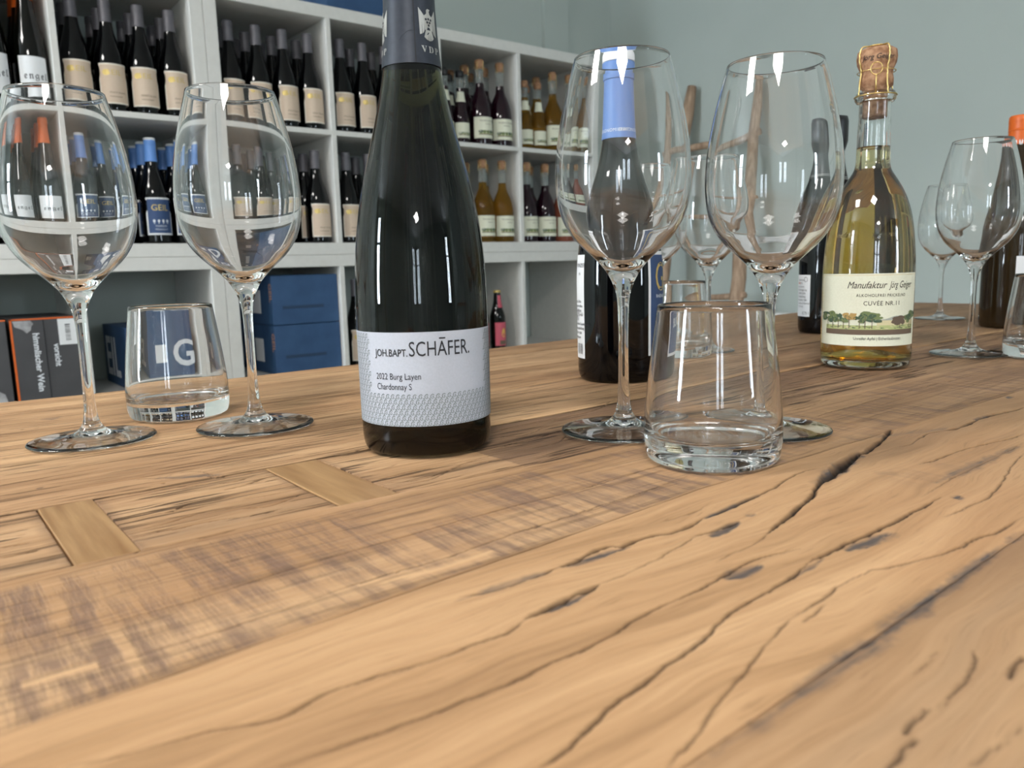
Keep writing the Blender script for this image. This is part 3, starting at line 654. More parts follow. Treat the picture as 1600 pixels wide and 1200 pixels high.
        m2 = MB(); text_wrap(m2, R, 'Manufaktur Jörg Geiger', .0075, 0, .082, .0007, align='CENTER', shear=.3); text_wrap(m2, R, 'PRICKELND', .005, 0, .071, .0007, align='CENTER'); m2.obj('lettering', M_brownink, lb)
    elif kind in ('small_dark', 'small_amber'):
        prof = [(.0275, 0), (.0300, .003), (.0305, .012), (.0305, .075), (.0290, .100), (.0240, .128), (.0175, .155), (.0145, .175), (.0135, .195)]
        o, R = bottle_body(prof, M_redwine if kind == 'small_dark' else M_amber, 28, parent=t, k=4)
        mb = MB(); mb.lathe([(.0135, .1952), (.0128, .22), (.0145, .224), (.0145, .229), (.012, .231)], 20, cap0=True, cap1=True); sharp(mb.obj('neck', M_clear_s, t, smooth=True), 40)
        mb = MB(); mb.lathe([(.0125, .2315), (.0150, .236), (.0150, .252), (.012, .257)], 18, cap0=True, cap1=True); sharp(mb.obj('stopper', M_cork if kind == 'small_amber' else M_blackcap, t, smooth=True), 40)
        lm = MB(); wrap_patch(lm, R, -1.35, 1.35, .018, .072, .0002, 24, 1); lb = lm.obj('label', M_cream, t, smooth=True); scene_print(R, lb, .030, -.9, 1.1, .008, 4)
        m2 = MB(); wrap_patch(m2, R, -1.5, 1.5, .146, .182, .0004, 20, 2); m2.obj('neck_label', M_cream, t, smooth=True)
    elif kind == 'beer':
        prof = [(.0275, 0), (.0300, .003), (.0305, .012), (.0305, .115), (.0285, .138), (.0200, .165), (.0150, .188), (.0130, .222)]
        o, R = bottle_body(prof, M_dark, 28, parent=t, k=4)
        mb = MB(); mb.lathe([(.0132, .2222), (.0150, .224), (.0140, .231), (.006, .2325)], 20, cap0=True, cap1=True); mb.obj('crown_cap', M_goldink, t)
        lm = MB(); wrap_patch(lm, R, -1.0, 1.0, .018, .108, .0002, 24, 1); lb = lm.obj('label', M_pink, t, smooth=True)
        m2 = MB(); poly_wrap(m2, R, blob(12, .009, .018, .15), .15, .066, .0006); m2.obj('yellow_motif', M_yellow, lb)
        m2 = MB(); wrap_patch(m2, R, -.4, .6, .022, .038, .0006, 10, 1); m2.obj('dark_panel', M_brownink, lb)
        m2 = MB(); wrap_patch(m2, R, -.5, 1.0, .165, .212, .0005, 16, 2); m2.obj('neck_label', M_pink, t, smooth=True)
    return t
M_leaf1 = mat('olive_print', (0.16, 0.20, 0.08), .6); M_leaf2 = mat('ochre_print', (0.42, 0.27, 0.09), .6); M_leaf3 = mat('dark_green_print', (0.06, 0.10, 0.06), .6)
M_meadow = mat('meadow_print', (0.42, 0.46, 0.20), .6); M_hill = mat('hill_print', (0.36, 0.38, 0.34), .6); M_earth = mat('brown_band_print', (0.14, 0.095, 0.065), .6); M_field = mat('field_print', (0.62, 0.55, 0.33), .6)
def scene_print(R, parent, z, a0, a1, h, n):
    """the printed strip of orchard trees over a brown band"""
    rnd = random.Random(5); mb = MB(); r = R(z)
    wrap_patch(mb, R, a0, a1, z, z+h*.18, .0005, 24, 1); mb.cur = 1
    wrap_patch(mb, R, a0, a1, z-h*.28, z, .0005, 24, 1); mb.cur = 2
    W = (a1-a0)*r
    for i in range(n):
        x = W*(i+.5)/n; mb.cur = 2 if i % 3 else 3; poly_wrap(mb, R, blob(11, W/n*.55, h*.42, .25, x, h*.62, rnd), a0, z, .0007)
        mb.cur = 2; poly_wrap(mb, R, [(x-.0004, .02*h), (x+.0004, .02*h), (x+.0003, h*.4), (x-.0003, h*.4)], a0, z, .0008)
    return mb.obj('orchard_print', [M_meadow, M_earth, M_leaf1, M_leaf3], parent)

ORD = ['front', 'second', 'third', 'fourth']; NTH = ['leftmost', 'second from left', 'third from left', 'rightmost']
proto = {}
DESC = {'beige': 'beige-labelled black bottle', 'geil': 'blue-capped navy-labelled bottle', 'engel': 'orange-capped white-labelled bottle',
        'dark_cork': 'corked dark juice bottle', 'amber_cork': 'corked amber juice bottle', 'rose_cork': 'corked pinkish juice bottle',
        'small_dark': 'small dark stoppered bottle', 'small_amber': 'small amber stoppered bottle', 'beer': 'small pink-labelled beer bottle'}
def put(kind, u, v, zrow, label, group=None, rz=None):
    loc = (SX+u, SY+v, zfloor(zrow)); rz = random.uniform(-.12, .12) if rz is None else rz
    label = DESC[kind]+', '+label
    if kind not in proto: t = make_shelf_bottle(kind, loc, label, group); t.rotation_euler = (0, 0, rz); proto[kind] = t
    else: t = dup(proto[kind], loc, rz, label, group)
    return t
def fill(kind, us, zrow, where, rows=3, v0=.052, dv=.088, skip=()):
    g = DESC[kind]+'s, '+where
    for j in range(rows):
        for i, u in enumerate(us):
            if (i, j) in skip: continue
            pos = NTH[i] if len(us) == 4 else ['leftmost', 'middle', 'rightmost'][i] if len(us) == 3 else ['left', 'right'][i] if len(us) == 2 else 'only'
            put(kind, u+random.uniform(-.0004, .0004), v0+dv*j, zrow, '%s in %s line, %s' % (pos, ORD[j], where), g)
fill('engel', (-.690, -.605, -.520, -.435), 1, 'first cubby, top row')
fill('engel', (-.690, -.605, -.520, -.435), 0, 'first cubby, second row')
fill('beige', (-.331, -.247, -.164, -.0815), 1, 'second cubby, top row')
fill('geil', (-.331, -.247, -.164, -.0815), 0, 'second cubby, second row', skip=((1, 0),))
fill('beige', (.084, .168, .252, .3355), 1, 'third cubby, top row')
fill('beige', (.084, .168, .252, .3355), 0, 'third cubby, second row', skip=((2, 0),))
fill('beige', (.446, .5275, .609, .6905), 1, 'fourth cubby, top row', rows=2)
fill('beige', (.446, .5275, .609, .6905), 0, 'fourth cubby, second row', rows=2)
fill('small_dark', (.850, .918), 1, 'fifth cubby, top row', dv=.07, rows=3)
fill('dark_cork', (1.008, 1.102), 1, 'fifth cubby, top row', rows=3, dv=.095)
fill('amber_cork', (.90, 1.008, 1.101), 0, 'fifth cubby, second row', rows=2, dv=.11)
fill('small_amber', (1.222, 1.289), 1, 'sixth cubby, top row', rows=3, dv=.07)
fill('amber_cork', (1.367, 1.4565), 1, 'sixth cubby, top row', rows=2, dv=.10)
fill('dark_cork', (1.222, 1.318), 0, 'sixth cubby, second row', rows=3, dv=.095)
fill('rose_cork', (1.412,), 0, 'sixth cubby, second row', rows=2, dv=.11)
put('beer', 1.060, .052, 2, 'standing alone at the right of the cubby', rz=0)
t = put('beer', .985, .060, 2, 'left neighbour hidden behind the tall bottle', rz=.9)
fill('beige', (.455, .560, .665), 2, 'cubby behind the tall bottle, third row', rows=1)

# ---- cartons
def carton(loc, size, label, group, mt, rz=0, name='carton'):
    t = empty(name, loc, label, 'carton', group, rz)
    sx, sy, sz = size; MB().box(-sx/2, sx/2, 0, sy, 0, sz, bev=.0015).obj('box', mt, t)
    return t
z2 = zfloor(2)
c = carton((SX-.478, SY+.012, z2), (.158, .33, .222), 'charcoal wine carton with orange edge and white barcode sticker', 'charcoal cartons in the bottom left cubby', M_greycard)
X2 = .079
MB().box(-X2-.0006, -X2+.0045, -.0012, .002, 0, .2225).obj('orange_edge', M_orange, c)
MB().box(-X2, X2, -.0012, .002, .2185, .2226).obj('orange_rim', M_orange, c)
MB().box(-.004, -.0022, -.0012, .001, 0, .2185).obj('flap_seam', M_ink, c)
mb = MB(); text_flat(mb, 'himmlischer Wein', .0215, (-.030, 0, .184), (0, 0, -1), (1, 0, 0), -.0008, sx=.98, bold=.0005)
for i, v in enumerate(mb.v): mb.v[i] = (v[0], -.0008, v[2])
mb.obj('lettering', M_whiteprint, c); mb = MB(); text_flat(mb, 'vorsicht', .0205, (.016, 0, .152), (0, 0, -1), (1, 0, 0), -.0008, sx=.9, bold=.0005)
for i, v in enumerate(mb.v): mb.v[i] = (v[0], -.0008, v[2])
mb.obj('lettering', M_whiteprint, c)
st = MB(); st.box(.030, .074, -.0012, .001, .148, .217); st = st.obj('sticker', M_sticker, c)
mb = MB()
for i in range(9): mb.box(.046, .058, -.0018, -.001, .160+i*.005, .160+i*.005+random.uniform(.0012, .003))
mb.obj('barcode', M_ink, st)
rnd = random.Random(3)
mb = MB(); mb.add([(x, -.0009, z) for x, z in [(-.073, .217), (-.032, .217), (-.026, .208), (-.031, .202), (-.033, .192), (-.043, .184), (-.052, .194), (-.069, .202)]], [tuple(range(8))]); mb.obj('wing_print', M_greyprint, c)
c2 = carton((SX-.645, SY+.010, z2), (.158, .33, .222), 'charcoal wine carton at the left edge with a pale smoky print', 'charcoal cartons in the bottom left cubby', M_greycard)
MB().box(-X2, X2, -.0012, .002, .2185, .2226).obj('orange_rim', M_orange, c2)
mb = MB(); mb.add([(x, -.0009, z) for x, z in [(-.07, .02), (.066, .004), (.060, .030), (.046, .040), (.036, .062), (.022, .044), (0, .05), (-.03, .07), (-.06, .05)]], [tuple(range(9))]); mb.obj('wing_print', M_greyprint, c2)
# blue cartons
b1 = carton((SX-.172, SY+.035, z2), (.215, .30, .180), 'blue wine carton seen through the left tumbler', 'blue cartons on the shelves', M_bluecard)
def side_text(par, s, size, x, y, z, bold=.001, mt=M_whiteprint, rot=False, sx=1.0, name='lettering'):
    mb = MB(); vs, fs = text_geo(s, size, bold=bold, sx=sx)
    if rot: vv = [(x-.0008, y-q, z-p) for p, q in vs]
    else: vv = [(x-.0008, y-p, z+q) for p, q in vs]
    mb.add(vv, fs); return mb.obj(name, mt, par)
side_text(b1, 'EIL', .165, -.1075, .275, .03, sx=.85, bold=.003)
mb = MB(); text_flat(mb, 'G', .145, (.010, 0, .035), (1, 0, 0), (0, 0, 1), 0, bold=.003)
for i, v in enumerate(mb.v): mb.v[i] = (v[0], -.0008, v[2])
mb.obj('lettering', M_whiteprint, b1)
MB().box(-.065, -.015, -.0012, .001, .05, .12).obj('sticker', M_sticker, b1)
for j in range(2):
    b = carton((SX+.2625, SY+.022, z2+j*.158), (.226, .33, .156), '%s blue wine carton stacked beside the second glass' % ['lower', 'upper'][j], 'blue cartons on the shelves', M_bluecard)
    side_text(b, 'GEIL', .030, -.113, .022, .132, rot=True, mt=mat('copper_print', (0.42, 0.22, 0.14), .5) if j == 0 else bpy.data.materials['copper_print'], bold=.0006)
    MB().box(-.1142, -.1125, .10, .17, .035, .11).obj('sticker', M_sticker, b)
    mb = MB(); mb.box(-.08, .06, -.0007, .001, .050, .060); mb.obj('faded_print', mat('dark_blue_print', (0.018, 0.045, 0.10), .6) if j == 0 else bpy.data.materials['dark_blue_print'], b)
tb = carton((SX+.56, SY+.05, ZU+UNIT), (.30, .28, .22), 'blue wine carton on top of the middle shelf unit', 'blue cartons on the shelves', M_bluecard)
MB().box(-.1492, .1492, .137, .143, .2185, .2206).obj('flap_seam', M_ink, tb)

# ---- ladder leaning on the right wall, radiator behind it
lad = empty('wooden_ladder', (2.62, 2.08, 0), 'rustic ladder of round weathered poles leaning against the right wall', 'ladder')
rl = random.Random(4)
def rail(y0, ztop, wob):
    pts = []; rad = []; n = 14
    for i in range(n+1):
        z = .012+(ztop-.012)*i/n; x = 2.465+.205*z
        pts.append((x-2.62, y0-2.08+wob*(z-.8)+rl.uniform(-.006, .006), z)); rad.append(.031-.005*i/n+rl.uniform(-.0012, .0012))
    rad[-1] *= .75; MB().tube(pts, rad, 12).obj('rail', M_driftwood, lad, smooth=True)
    return pts
pa = rail(2.275, 1.590, -.03); pb = rail(1.885, 1.560, .065)
at_z = lambda P, z: tuple(float(np.interp(z, [q[2] for q in P], [q[i] for q in P])) for i in (0, 1))
for za, zb in ((.39, .385), (.71, .715), (1.015, 1.02), (1.315, 1.345)):
    a = at_z(pa, za); b = at_z(pb, zb); P = [(a[0]+(b[0]-a[0])*s, a[1]+.030+(b[1]-a[1]-.060)*s, za+(zb-za)*s+.006*sin(s*7)) for s in np.linspace(-.02, 1.02, 9)]
    MB().tube(P, [(.0155 if za > .8 else .012)+rl.uniform(-.001, .001) for _ in P], 10).obj('rung', M_driftwood, lad, smooth=True)
rad = empty('panel_radiator', (RX1-.075, 2.02, 0), 'white panel radiator on the right wall behind the ladder', 'radiator')
MB().box(-.045, .030, -.42, .42, .12, .635, bev=.006).obj('panel', M_whitemetal, rad)
MB().box(-.049, .034, -.43, .43, .6352, .645, bev=.002).obj('top_grille', M_whitemetal, rad)
for yy in (-.35, .35):
    MB().box(-.02, .02, yy-.012, yy+.012, 0, .1195).obj('bracket', M_whitemetal, rad)
# ================================================================ glassware on the table
ZT = TOP+.0006
def wine_glass_proto(loc, label, group=None):
    t = empty('wine_glass', loc, label, 'wine glass', group)
    N = 96
    foot = [(.0002, .0042), (.006, .0040), (.012, .0030), (.021, .0013), (.030, .0004), (.0375, .0000), (.0397, .0003), (.0404, .0009), (.0400, .0016), (.0385, .0020), (.030, .0026), (.021, .0034), (.0135, .0050), (.0088, .0075), (.0060, .0112), (.0054, .0125)]
    stem = [(.0054, .0125), (.0045, .0170), (.0037, .025), (.0033, .036), (.0031, .050), (.0031, .064), (.0033, .074), (.0037, .0825), (.0048, .0895), (.0072, .0960)]
    bowl = [(.0072, .0960), (.0102, .1015), (.0145, .1070), (.0205, .1130), (.0270, .1190), (.0328, .1258), (.0372, .1335), (.0400, .1425), (.0414, .1530), (.0416, .1640), (.0406, .1770), (.0386, .1900), (.0359, .2030), (.0327, .2160), (.0291, .2290)]
    rim = [(.0291, .2290), (.02885, .2299), (.0284, .2300), (.0281, .2294)]
    inner = [(.0281, .2294), (.0318, .2160), (.0350, .2030), (.0377, .1900), (.0397, .1770), (.0407, .1640), (.0404, .1530), (.0388, .1430), (.0358, .1345), (.0311, .1268), (.0250, .1204), (.0184, .1147), (.0124, .1100), (.0072, .1066), (.0030, .1048), (.0002, .1043)]
    MB().lathe([foot[0]]+cr(foot, 3)[1:], N).obj('foot', M_glass, t, smooth=True)
    MB().lathe(cr(stem, 3), N).obj('stem', M_glass, t, smooth=True)
    MB().lathe(cr(bowl, 5)+rim[1:]+cr(inner, 5)[1:], N).obj('bowl', M_glass, t, smooth=True)
    return t
def tumbler_proto(loc, label, group=None):
    N = 96
    out = [(.0002, .0012), (.026, .0010), (.0315, .0002), (.0338, .0003), (.0356, .0018), (.0368, .0050), (.0375, .0110), (.0376, .0180), (.0370, .0290), (.0357, .0430), (.0340, .0570), (.0322, .0710), (.0303, .0852)]
    rim = [(.0303, .0852), (.0300, .0862), (.0293, .0865), (.0287, .0860)]
    inn = [(.0287, .0860), (.0304, .0710), (.0322, .0570), (.0338, .0430), (.0349, .0290), (.0351, .0215), (.0342, .0165), (.0315, .0140), (.0260, .0132), (.0150, .0128), (.0002, .0126)]
    mb = MB().lathe(cr(out, 5)+rim[1:]+cr(inn, 5)[1:], N)
    o = mb.obj('tumbler', M_glass, None, smooth=True); o.location = loc
    return tag(o, label, 'tumbler', group)
GL = [  # x, y, scale, label
    (.0985, .5884, .985, 'nearest left wine glass, its base leftmost on the table'),
    (.1980, .5525, 1.005, 'second wine glass from left, between the left tumbler and the tall bottle'),
    (.3719, .3545, 1.02, 'wine glass in front of the blue-capped bottle'),
    (.4376, .2899, .985, 'wine glass whose foot shows behind the near tumbler'),
    (.7802, .6025, 1.0, 'mid-distance wine glass standing before the ladder'),
    (.9220, .3596, .985, 'wine glass between the golden bottle and the orange-capped bottle'),
    (1.3945, .5950, .96, 'farthest wine glass, faint behind the one near the orange cap'),
    (.7900, .6960, 1.0, 'wine glass half hidden behind the blue-capped bottle'),
    (1.080, .3080, .98, 'wine glass cut off by the right edge of the picture')]
g0 = None
for x, y, s, lb in GL:
    if g0 is None: g0 = wine_glass_proto((x, y, ZT), 'clear '+lb); g0.scale = (s,)*3
    else: dup(g0, (x, y, ZT), 0, 'clear '+lb, None, s)
for i, (x, y, lb) in enumerate([(.3521, .2682, 'nearest clear tumbler, thick-based, at the centre right'), (.1705, .6420, 'clear tumbler between the two left wine glasses'),
                 (.9438, .2962, 'clear tumbler at the right edge of the picture'), (.7140, .5930, 'small distant clear tumbler behind the nearest tumbler')]):
    if i == 0: t0 = tumbler_proto((x, y, ZT), lb)
    else:
        o = t0.copy(); COL.objects.link(o); o.location = (x, y, ZT); o['label'] = lb
# ================================================================ bottles on the table
def bottle_root(x, y, label):
    return empty('wine_bottle', (x, y, ZT), label, 'bottle', None, face_cam(x, y))
def solid_body(prof, mt, t, n=96, k=6):
    P = cr(prof, k); mb = MB(); mb.lathe([(.0002, .010), (.018, .009), (.028, .004), (P[0][0]*.93, .0006)]+P, n, cap1=True)
    o = mb.obj('body', mt, t, smooth=True); return sharp(o, 60), profile_r(P)
# --- the tall dark bottle in front
sch = bottle_root(.2587, .4171, 'tall dark wine bottle with white patterned label, nearest bottle, left of centre')
PS = [(.0370, 0), (.0386, .0015), (.0398, .0060), (.0402, .014), (.0404, .040), (.0406, .075), (.0404, .095), (.0395, .113), (.0378, .130), (.0352, .147), (.0318, .163), (.0277, .179), (.0238, .194), (.0202, .209), (.0176, .222), (.0161, .235), (.0150, .250), (.0144, .265), (.0142, .290), (.0142, .306)]
o, R = solid_body(PS, M_olive, sch)
lm = MB(); wrap_patch(lm, R, -1.50, 1.72, .0185, .0735, .00015, 90, 8); LB = lm.obj('label', M_label, sch, smooth=True)
mb = MB(); text_fit(mb, R, 'JOH.BAPT.', -.767, -.236, .0597, .0042, bold=.00006); text_fit(mb, R, 'SCHAFER.', -.212, .702, .0597, .0086)
ga = text_geo('SCHAFER.', .0086/.70)[0]; W0 = min(v[0] for v in ga); W1 = max(v[0] for v in ga)
fr = lambda s: (max(v[0] for v in text_geo(s, .0086/.70)[0])-W0)/(W1-W0)*.914-.212
aa0, aa1 = fr('SCH'), fr('SCHA')
for q in range(6):
    a0_ = aa0+(aa1-aa0)*(.30+.58*q/6); a1_ = aa0+(aa1-aa0)*(.30+.58*(q+1)/6)
    rr = R(.07)+.0004; mb.add([(rr*sin(a), -rr*cos(a), z) for a, z in ((a0_, .0693), (a1_, .0693), (a1_, .0701), (a0_, .0701))], [(0, 1, 2, 3)])
text_fit(mb, R, '2022 Burg Layen', -.764, -.059, .0462, .0037); text_fit(mb, R, 'Chardonnay S', -.757, -.197, .0402, .0037)
mb.obj('lettering', M_ink, LB)
mb = MB(); motif = [(-.0016, -.0010), (-.0009, -.0015), (-.0002, -.0009), (-.0004, .0001), (.0001, .0009), (.0009, .0012), (.0016, .0007)]
hook = [(.0002, -.0013), (.0010, -.0011), (.0012, -.0003), (.0007, .0002)]
def stroke(pts, a, z, wd):
    P = [Vector((x, y)) for x, y in pts]; L = []; Rr = []
    for i, p in enumerate(P):
        d = (P[min(i+1, len(P)-1)]-P[max(i-1, 0)]).normalized(); n_ = Vector((-d.y, d.x))*wd; L.append(p+n_); Rr.append(p-n_)
    vs = []
    for p in L+Rr:
        zz = z+p.y; r = R(zz)+.0003; vs.append((r*sin(a+p.x/r), -r*cos(a+p.x/r), zz))
    n = len(P); mb.add(vs, [(i, n+i, n+i+1, i+1) for i in range(n-1)])
pitch = .0034; na_ = int(3.16/(pitch/.0407))
for j in range(17):
    z = .0203+j*.00318
    if z > .0722: break
    for i in range(na_):
        a = -1.47+(i+.5*(j % 2))*pitch/.0407
        if a > 1.69: continue
        if z > .0362 and -.89 < a < 1.06: continue
        stroke(motif, a, z, .00019); stroke(hook, a, z, .00018)
mb.obj('label_pattern', M_greenink, LB)
mb = MB(); zs = list(np.linspace(.2260, .306, 16)); mb.lathe([(R(.2260)+.0001, .2260)]+[(R(z)+.0007, z) for z in zs]+[(.0158, .3062), (.0158, .3130), (.0140, .3145)], 72, cap1=True)
CP = sharp(mb.obj('capsule', M_caps, sch, smooth=True), 40)
RC = lambda z: R(z)+.0007
mb = MB(); wrap_patch(mb, RC, .135, .165, .2260, .306, .0002, 2, 10); mb.obj('seam', M_blackcap, CP)
mb = MB()   # curved tear line
pts = [(.10-.5*q/8, .2440-.0016*(q/8)**2*3) for q in range(9)]
mb.tube([(RC(z)*sin(a), -RC(z)*cos(a), z) for a, z in pts], .00018, 5); mb.obj('tear_line', M_caps, CP)
eagle = [  # right half mirrored: wing, tail, neck
    [(-.0062, .0090), (-.0040, .0062), (-.0026, .0044), (-.0026, -.0030), (-.0040, -.0050), (-.0062, -.0060)],
    [(.0062, .0090), (.0062, -.0060), (.0040, -.0050), (.0026, -.0030), (.0026, .0044), (.0040, .0062)],
    [(-.0030, .0046), (-.0012, .0060), (-.0012, .0078), (-.0002, .0088), (.0018, .0084), (.0008, .0074), (.0012, .0058), (.0030, .0046), (.0030, -.0030), (-.0030, -.0030)],
    [(-.0022, -.0030), (.0022, -.0030), (.0036, -.0072), (.0018, -.0086), (0, -.0090), (-.0018, -.0086), (-.0036, -.0072)]]
for k_, ang in enumerate((.73, -1.36, 2.82)):
    mb = MB()
    for pl in eagle: poly_wrap(mb, RC, pl, ang, .2478, .00022, 1.0)
    text_wrap(mb, RC, '\U0001D415\U0001D403\U0001D40F', .0052, ang+.02, .2322, .0003, align='CENTER', spacing=1.45)
    em = mb.obj('emblem', M_silver, CP)
    mb = MB()
    for gx, gy in ((-.0018, .0028), (0, .0031), (.0018, .0028), (-.0009, .0012), (.0009, .0012), (0, -.0004)): poly_wrap(mb, RC, [(gx+.0007*cos(q*pi/4), gy+.0007*sin(q*pi/4)) for q in range(8)], ang, .2478, .00034)
    for s_ in (-1, 1):
        for q in range(2): poly_wrap(mb, RC, [(s_*(.0032+q*.0014)-.00015, -.0052), (s_*(.0032+q*.0014)+.00015, -.0052), (s_*(.0032+q*.0014)+.0001, .0020)], ang, .2478, .00034)
    for q in (-1, 0, 1): poly_wrap(mb, RC, [(q*.0013-.00014, -.0088), (q*.0013+.00014, -.0088), (q*.0006, -.0050)], ang, .2478, .00034)
    mb.obj('grape_dots', M_caps, em)
# --- blue-capped bottle with navy label
blu = bottle_root(.5485, .5275, 'dark wine bottle with light blue capsule and white cap top, behind a wine glass')
PB = [(.0370, 0), (.0385, .0015), (.0398, .006), (.0403, .014), (.0405, .060), (.0405, .095), (.0392, .118), (.0362, .140), (.0318, .160), (.0262, .180), (.0210, .198), (.0178, .214), (.0160, .226), (.0150, .245), (.0142, .270), (.0140, .289)]
o, R = solid_body(PB, M_black, blu)
mb = MB(); mb.lathe([(R(.222)+.0001, .222)]+[(R(z)+.0007, z) for z in np.linspace(.222, .274, 8)]+[(.0157, .2745), (.0157, .2890), (.0150, .2895)], 64, cap1=True)
CP = sharp(mb.obj('capsule', M_bluelight, blu, smooth=True), 40)
RC2 = lambda z: R(z)+.0007
m2 = MB(); text_wrap(m2, RC2, 'OEKONOMIERAT', .0042, .0, .2275, .0003, spacing=1.1); m2.obj('lettering', M_whiteprint, CP); m2 = MB(); text_wrap(m2, RC2, 'OEKONOMIERAT /', .0042, -1.55, .2275, .0003, spacing=1.1); m2.obj('lettering', M_whiteprint, CP)
mb = MB(); mb.lathe([(.0152, .2896), (.0156, .2900), (.0156, .2960), (.0146, .2985), (.011, .2990)], 48, cap0=True, cap1=True); sharp(mb.obj('cap_top', M_sticker, blu, smooth=True), 40)
lm = MB(); wrap_patch(lm, R, .70, 2.35, .0235, .119, .00015, 50, 8); LB = lm.obj('label', M_sticker, blu, smooth=True)
m2 = MB(); wrap_patch(m2, R, .77, 2.28, .0268, .1157, .0003, 46, 8); m2.obj('label_field', M_bluelabel, LB, smooth=True)
m2 = MB(); text_wrap(m2, R, 'GEIL', .038, .90, .083, .0005, sx=.72); m2.obj('gold_lettering', M_goldink, LB)
m2 = MB(); text_wrap(m2, R, 'FAMILIE', .0125, .96, .0545, .0005, bold=.0003, sx=.8); text_wrap(m2, R, 'BURGUND', .0085, .97, .0445, .0005); text_wrap(m2, R, 'RHEINHESSEN', .0045, .95, .0765, .0005); m2.obj('lettering', M_whiteprint, LB)
lm = MB(); wrap_patch(lm, R, -2.05, -.94, .0205, .1175, .00015, 26, 8); LB = lm.obj('back_label', M_sticker, blu, smooth=True)
m2 = MB()
text_wrap(m2, R, 'WINZER', .0052, -1.38, .106, .0004); text_wrap(m2, R, 'IN', .0040, -1.20, .0985, .0004)
rl = random.Random(8)
for i in range(9): text_wrap(m2, R, ['enthält Sulfite', 'contains sulfites', 'Gutsabfüllung', '12,5 % vol', '0,75 l', 'Deutscher Qualitätswein', 'Erzeugerabfüllung', 'A.P.Nr. 4 266', 'Rheinhessen'][i], .0036 if i not in (3, 4) else .0056, -1.46, .073-i*.0042, .0004, sx=.8, bold=.00004)
for i in range(14):
    a = -1.32+i*.021; wd = rl.choice((.006, .010, .014)); rr = R(.03)+.0004
    m2.add([(rr*sin(a), -rr*cos(a), .0245), (rr*sin(a+wd), -rr*cos(a+wd), .0245), (rr*sin(a+wd), -rr*cos(a+wd), .0345), (rr*sin(a), -rr*cos(a), .0345)], [(0, 1, 2, 3)])
m2.obj('lettering', M_ink, LB)
# --- golden cider in the corked clear bottle
cid = bottle_root(.7778, .4030, 'clear corked bottle of golden sparkling juice with cream orchard label')
PC = [(.0395, 0), (.0412, .0015), (.0422, .006), (.0428, .014), (.0429, .060), (.0428, .092), (.0419, .112), (.0400, .132), (.0372, .149), (.0325, .165), (.0268, .177), (.0210, .1865), (.0172, .193), (.0157, .2005), (.0154, .212), (.0149, .235), (.0144, .256), (.0142, .2595)]
P = cr(PC, 6); R = profile_r(P)
outer = [(.0002, .0100), (.012, .0092), (.024, .0055), (.032, .0018), (.0365, .0003)]+P+[(.0172, .2575), (.0186, .2595), (.0188, .2640), (.0172, .2665), (.0135, .2668)]
def inset(pr, d): return [(max(r-d, .0004), z) for r, z in pr]
inn = inset([q for q in P if q[1] > .009], .0026)
inn_bot = [(.0385, .0085), (.0350, .0075), (.026, .0105), (.013, .0150), (.0002, .0162)]
inner = [(.0118, .2668)]+[(min(r, .0118) if z > .2 and r < .0122 else r, z) for r, z in reversed(inn)]+inn_bot
mb = MB().lathe(outer+inner, 96); mb.obj('body', M_glass_b, cid, smooth=True)
sharp(bpy.data.objects[-1] if False else cid.children[0], 60)
LV = .2150
liq = [(max(r-.0024, .0002), z) for r, z in P if .009 < z < LV-.0005]
liq = [(.0002, .0160), (.013, .0148), (.026, .0103), (.0352, .0073), (.0388, .0084)]+liq
rt_ = R(LV)-.0024; liq += [(rt_, LV), (rt_-.0008, LV-.0006), (.006, LV-.0009), (.0002, LV-.0009)]
MB().lathe(liq, 96).obj('juice', M_cider, cid, smooth=True)
mb = MB(); mb.lathe([(.0113, .2430), (.0113, .2560), (.0116, .2668), (.0128, .2700), (.0154, .2720), (.0156, .2780), (.0146, .2830), (.0150, .2870), (.0176, .2930), (.0184, .2985), (.0176, .3045), (.0140, .3070), (.006, .3078)], 40, cap0=True, cap1=True)
CK = mb.obj('cork', M_cork, cid, smooth=True)
RK = profile_r([(.0150, .273), (.0152, .278), (.0146, .283), (.0152, .288), (.0176, .293), (.0184, .2985), (.0176, .3045)])
mb = MB(); text_wrap(mb, RK, 'Jörg Geiger', .0065, -.75, .2945, .0005, shear=.3); mb.obj('lettering', M_ink, CK)
mb = MB()
for q in range(4):
    a = q*pi/2-pi/2+.62; pr = [(.0187, .2630), (.0178, .270), (.0168, .280), (.0166, .287), (.0186, .295), (.0186, .3025), (.0160, .3080), (.0085, .3092)]
    mb.tube([(r*cos(a+.02*sin(z*3000)), r*sin(a+.02*sin(z*3000)), z) for r, z in cr(pr, 5)], .00075, 6)
mb.tube([(.0190*cos(q*pi/16), .0190*sin(q*pi/16), .2628) for q in range(33)], .0007, 6)
mb.tube([(.0172*cos(q*pi/16), .0172*sin(q*pi/16), .2855) for q in range(33)], .0004, 6)
mb.tube([(.0052*cos(q*pi/12), -.0204-.0005*sin(q*pi/12), .2852+.0056*sin(q*pi/12)) for q in range(25)], .0005, 6)
mb.tube([(0, -.0203, .2796), (0, -.0190, .2725), (0, -.0192, .2632)], .0007, 6)
mb.lathe([(.0090, .3088), (.0085, .3100), (.003, .3104)], 24, cap0=True, cap1=True)
mb.obj('wire_cage', M_gold, CK, smooth=True)
A0, A1 = -1.28, 1.34
lm = MB(); wrap_patch(lm, R, A0, A1, .0225, .0925, .0002, 80, 10); LB = lm.obj('label', M_cream, cid, smooth=True)
m2 = MB(); text_fit(m2, R, 'Manufaktur', -.424, .408, .0785, .0066, .0005, shear=.35); text_fit(m2, R, 'Jörg', .45, .665, .0785, .0066, .0005, shear=.35); text_fit(m2, R, 'Geiger', .71, 1.09, .0785, .0066, .0005, shear=.35)
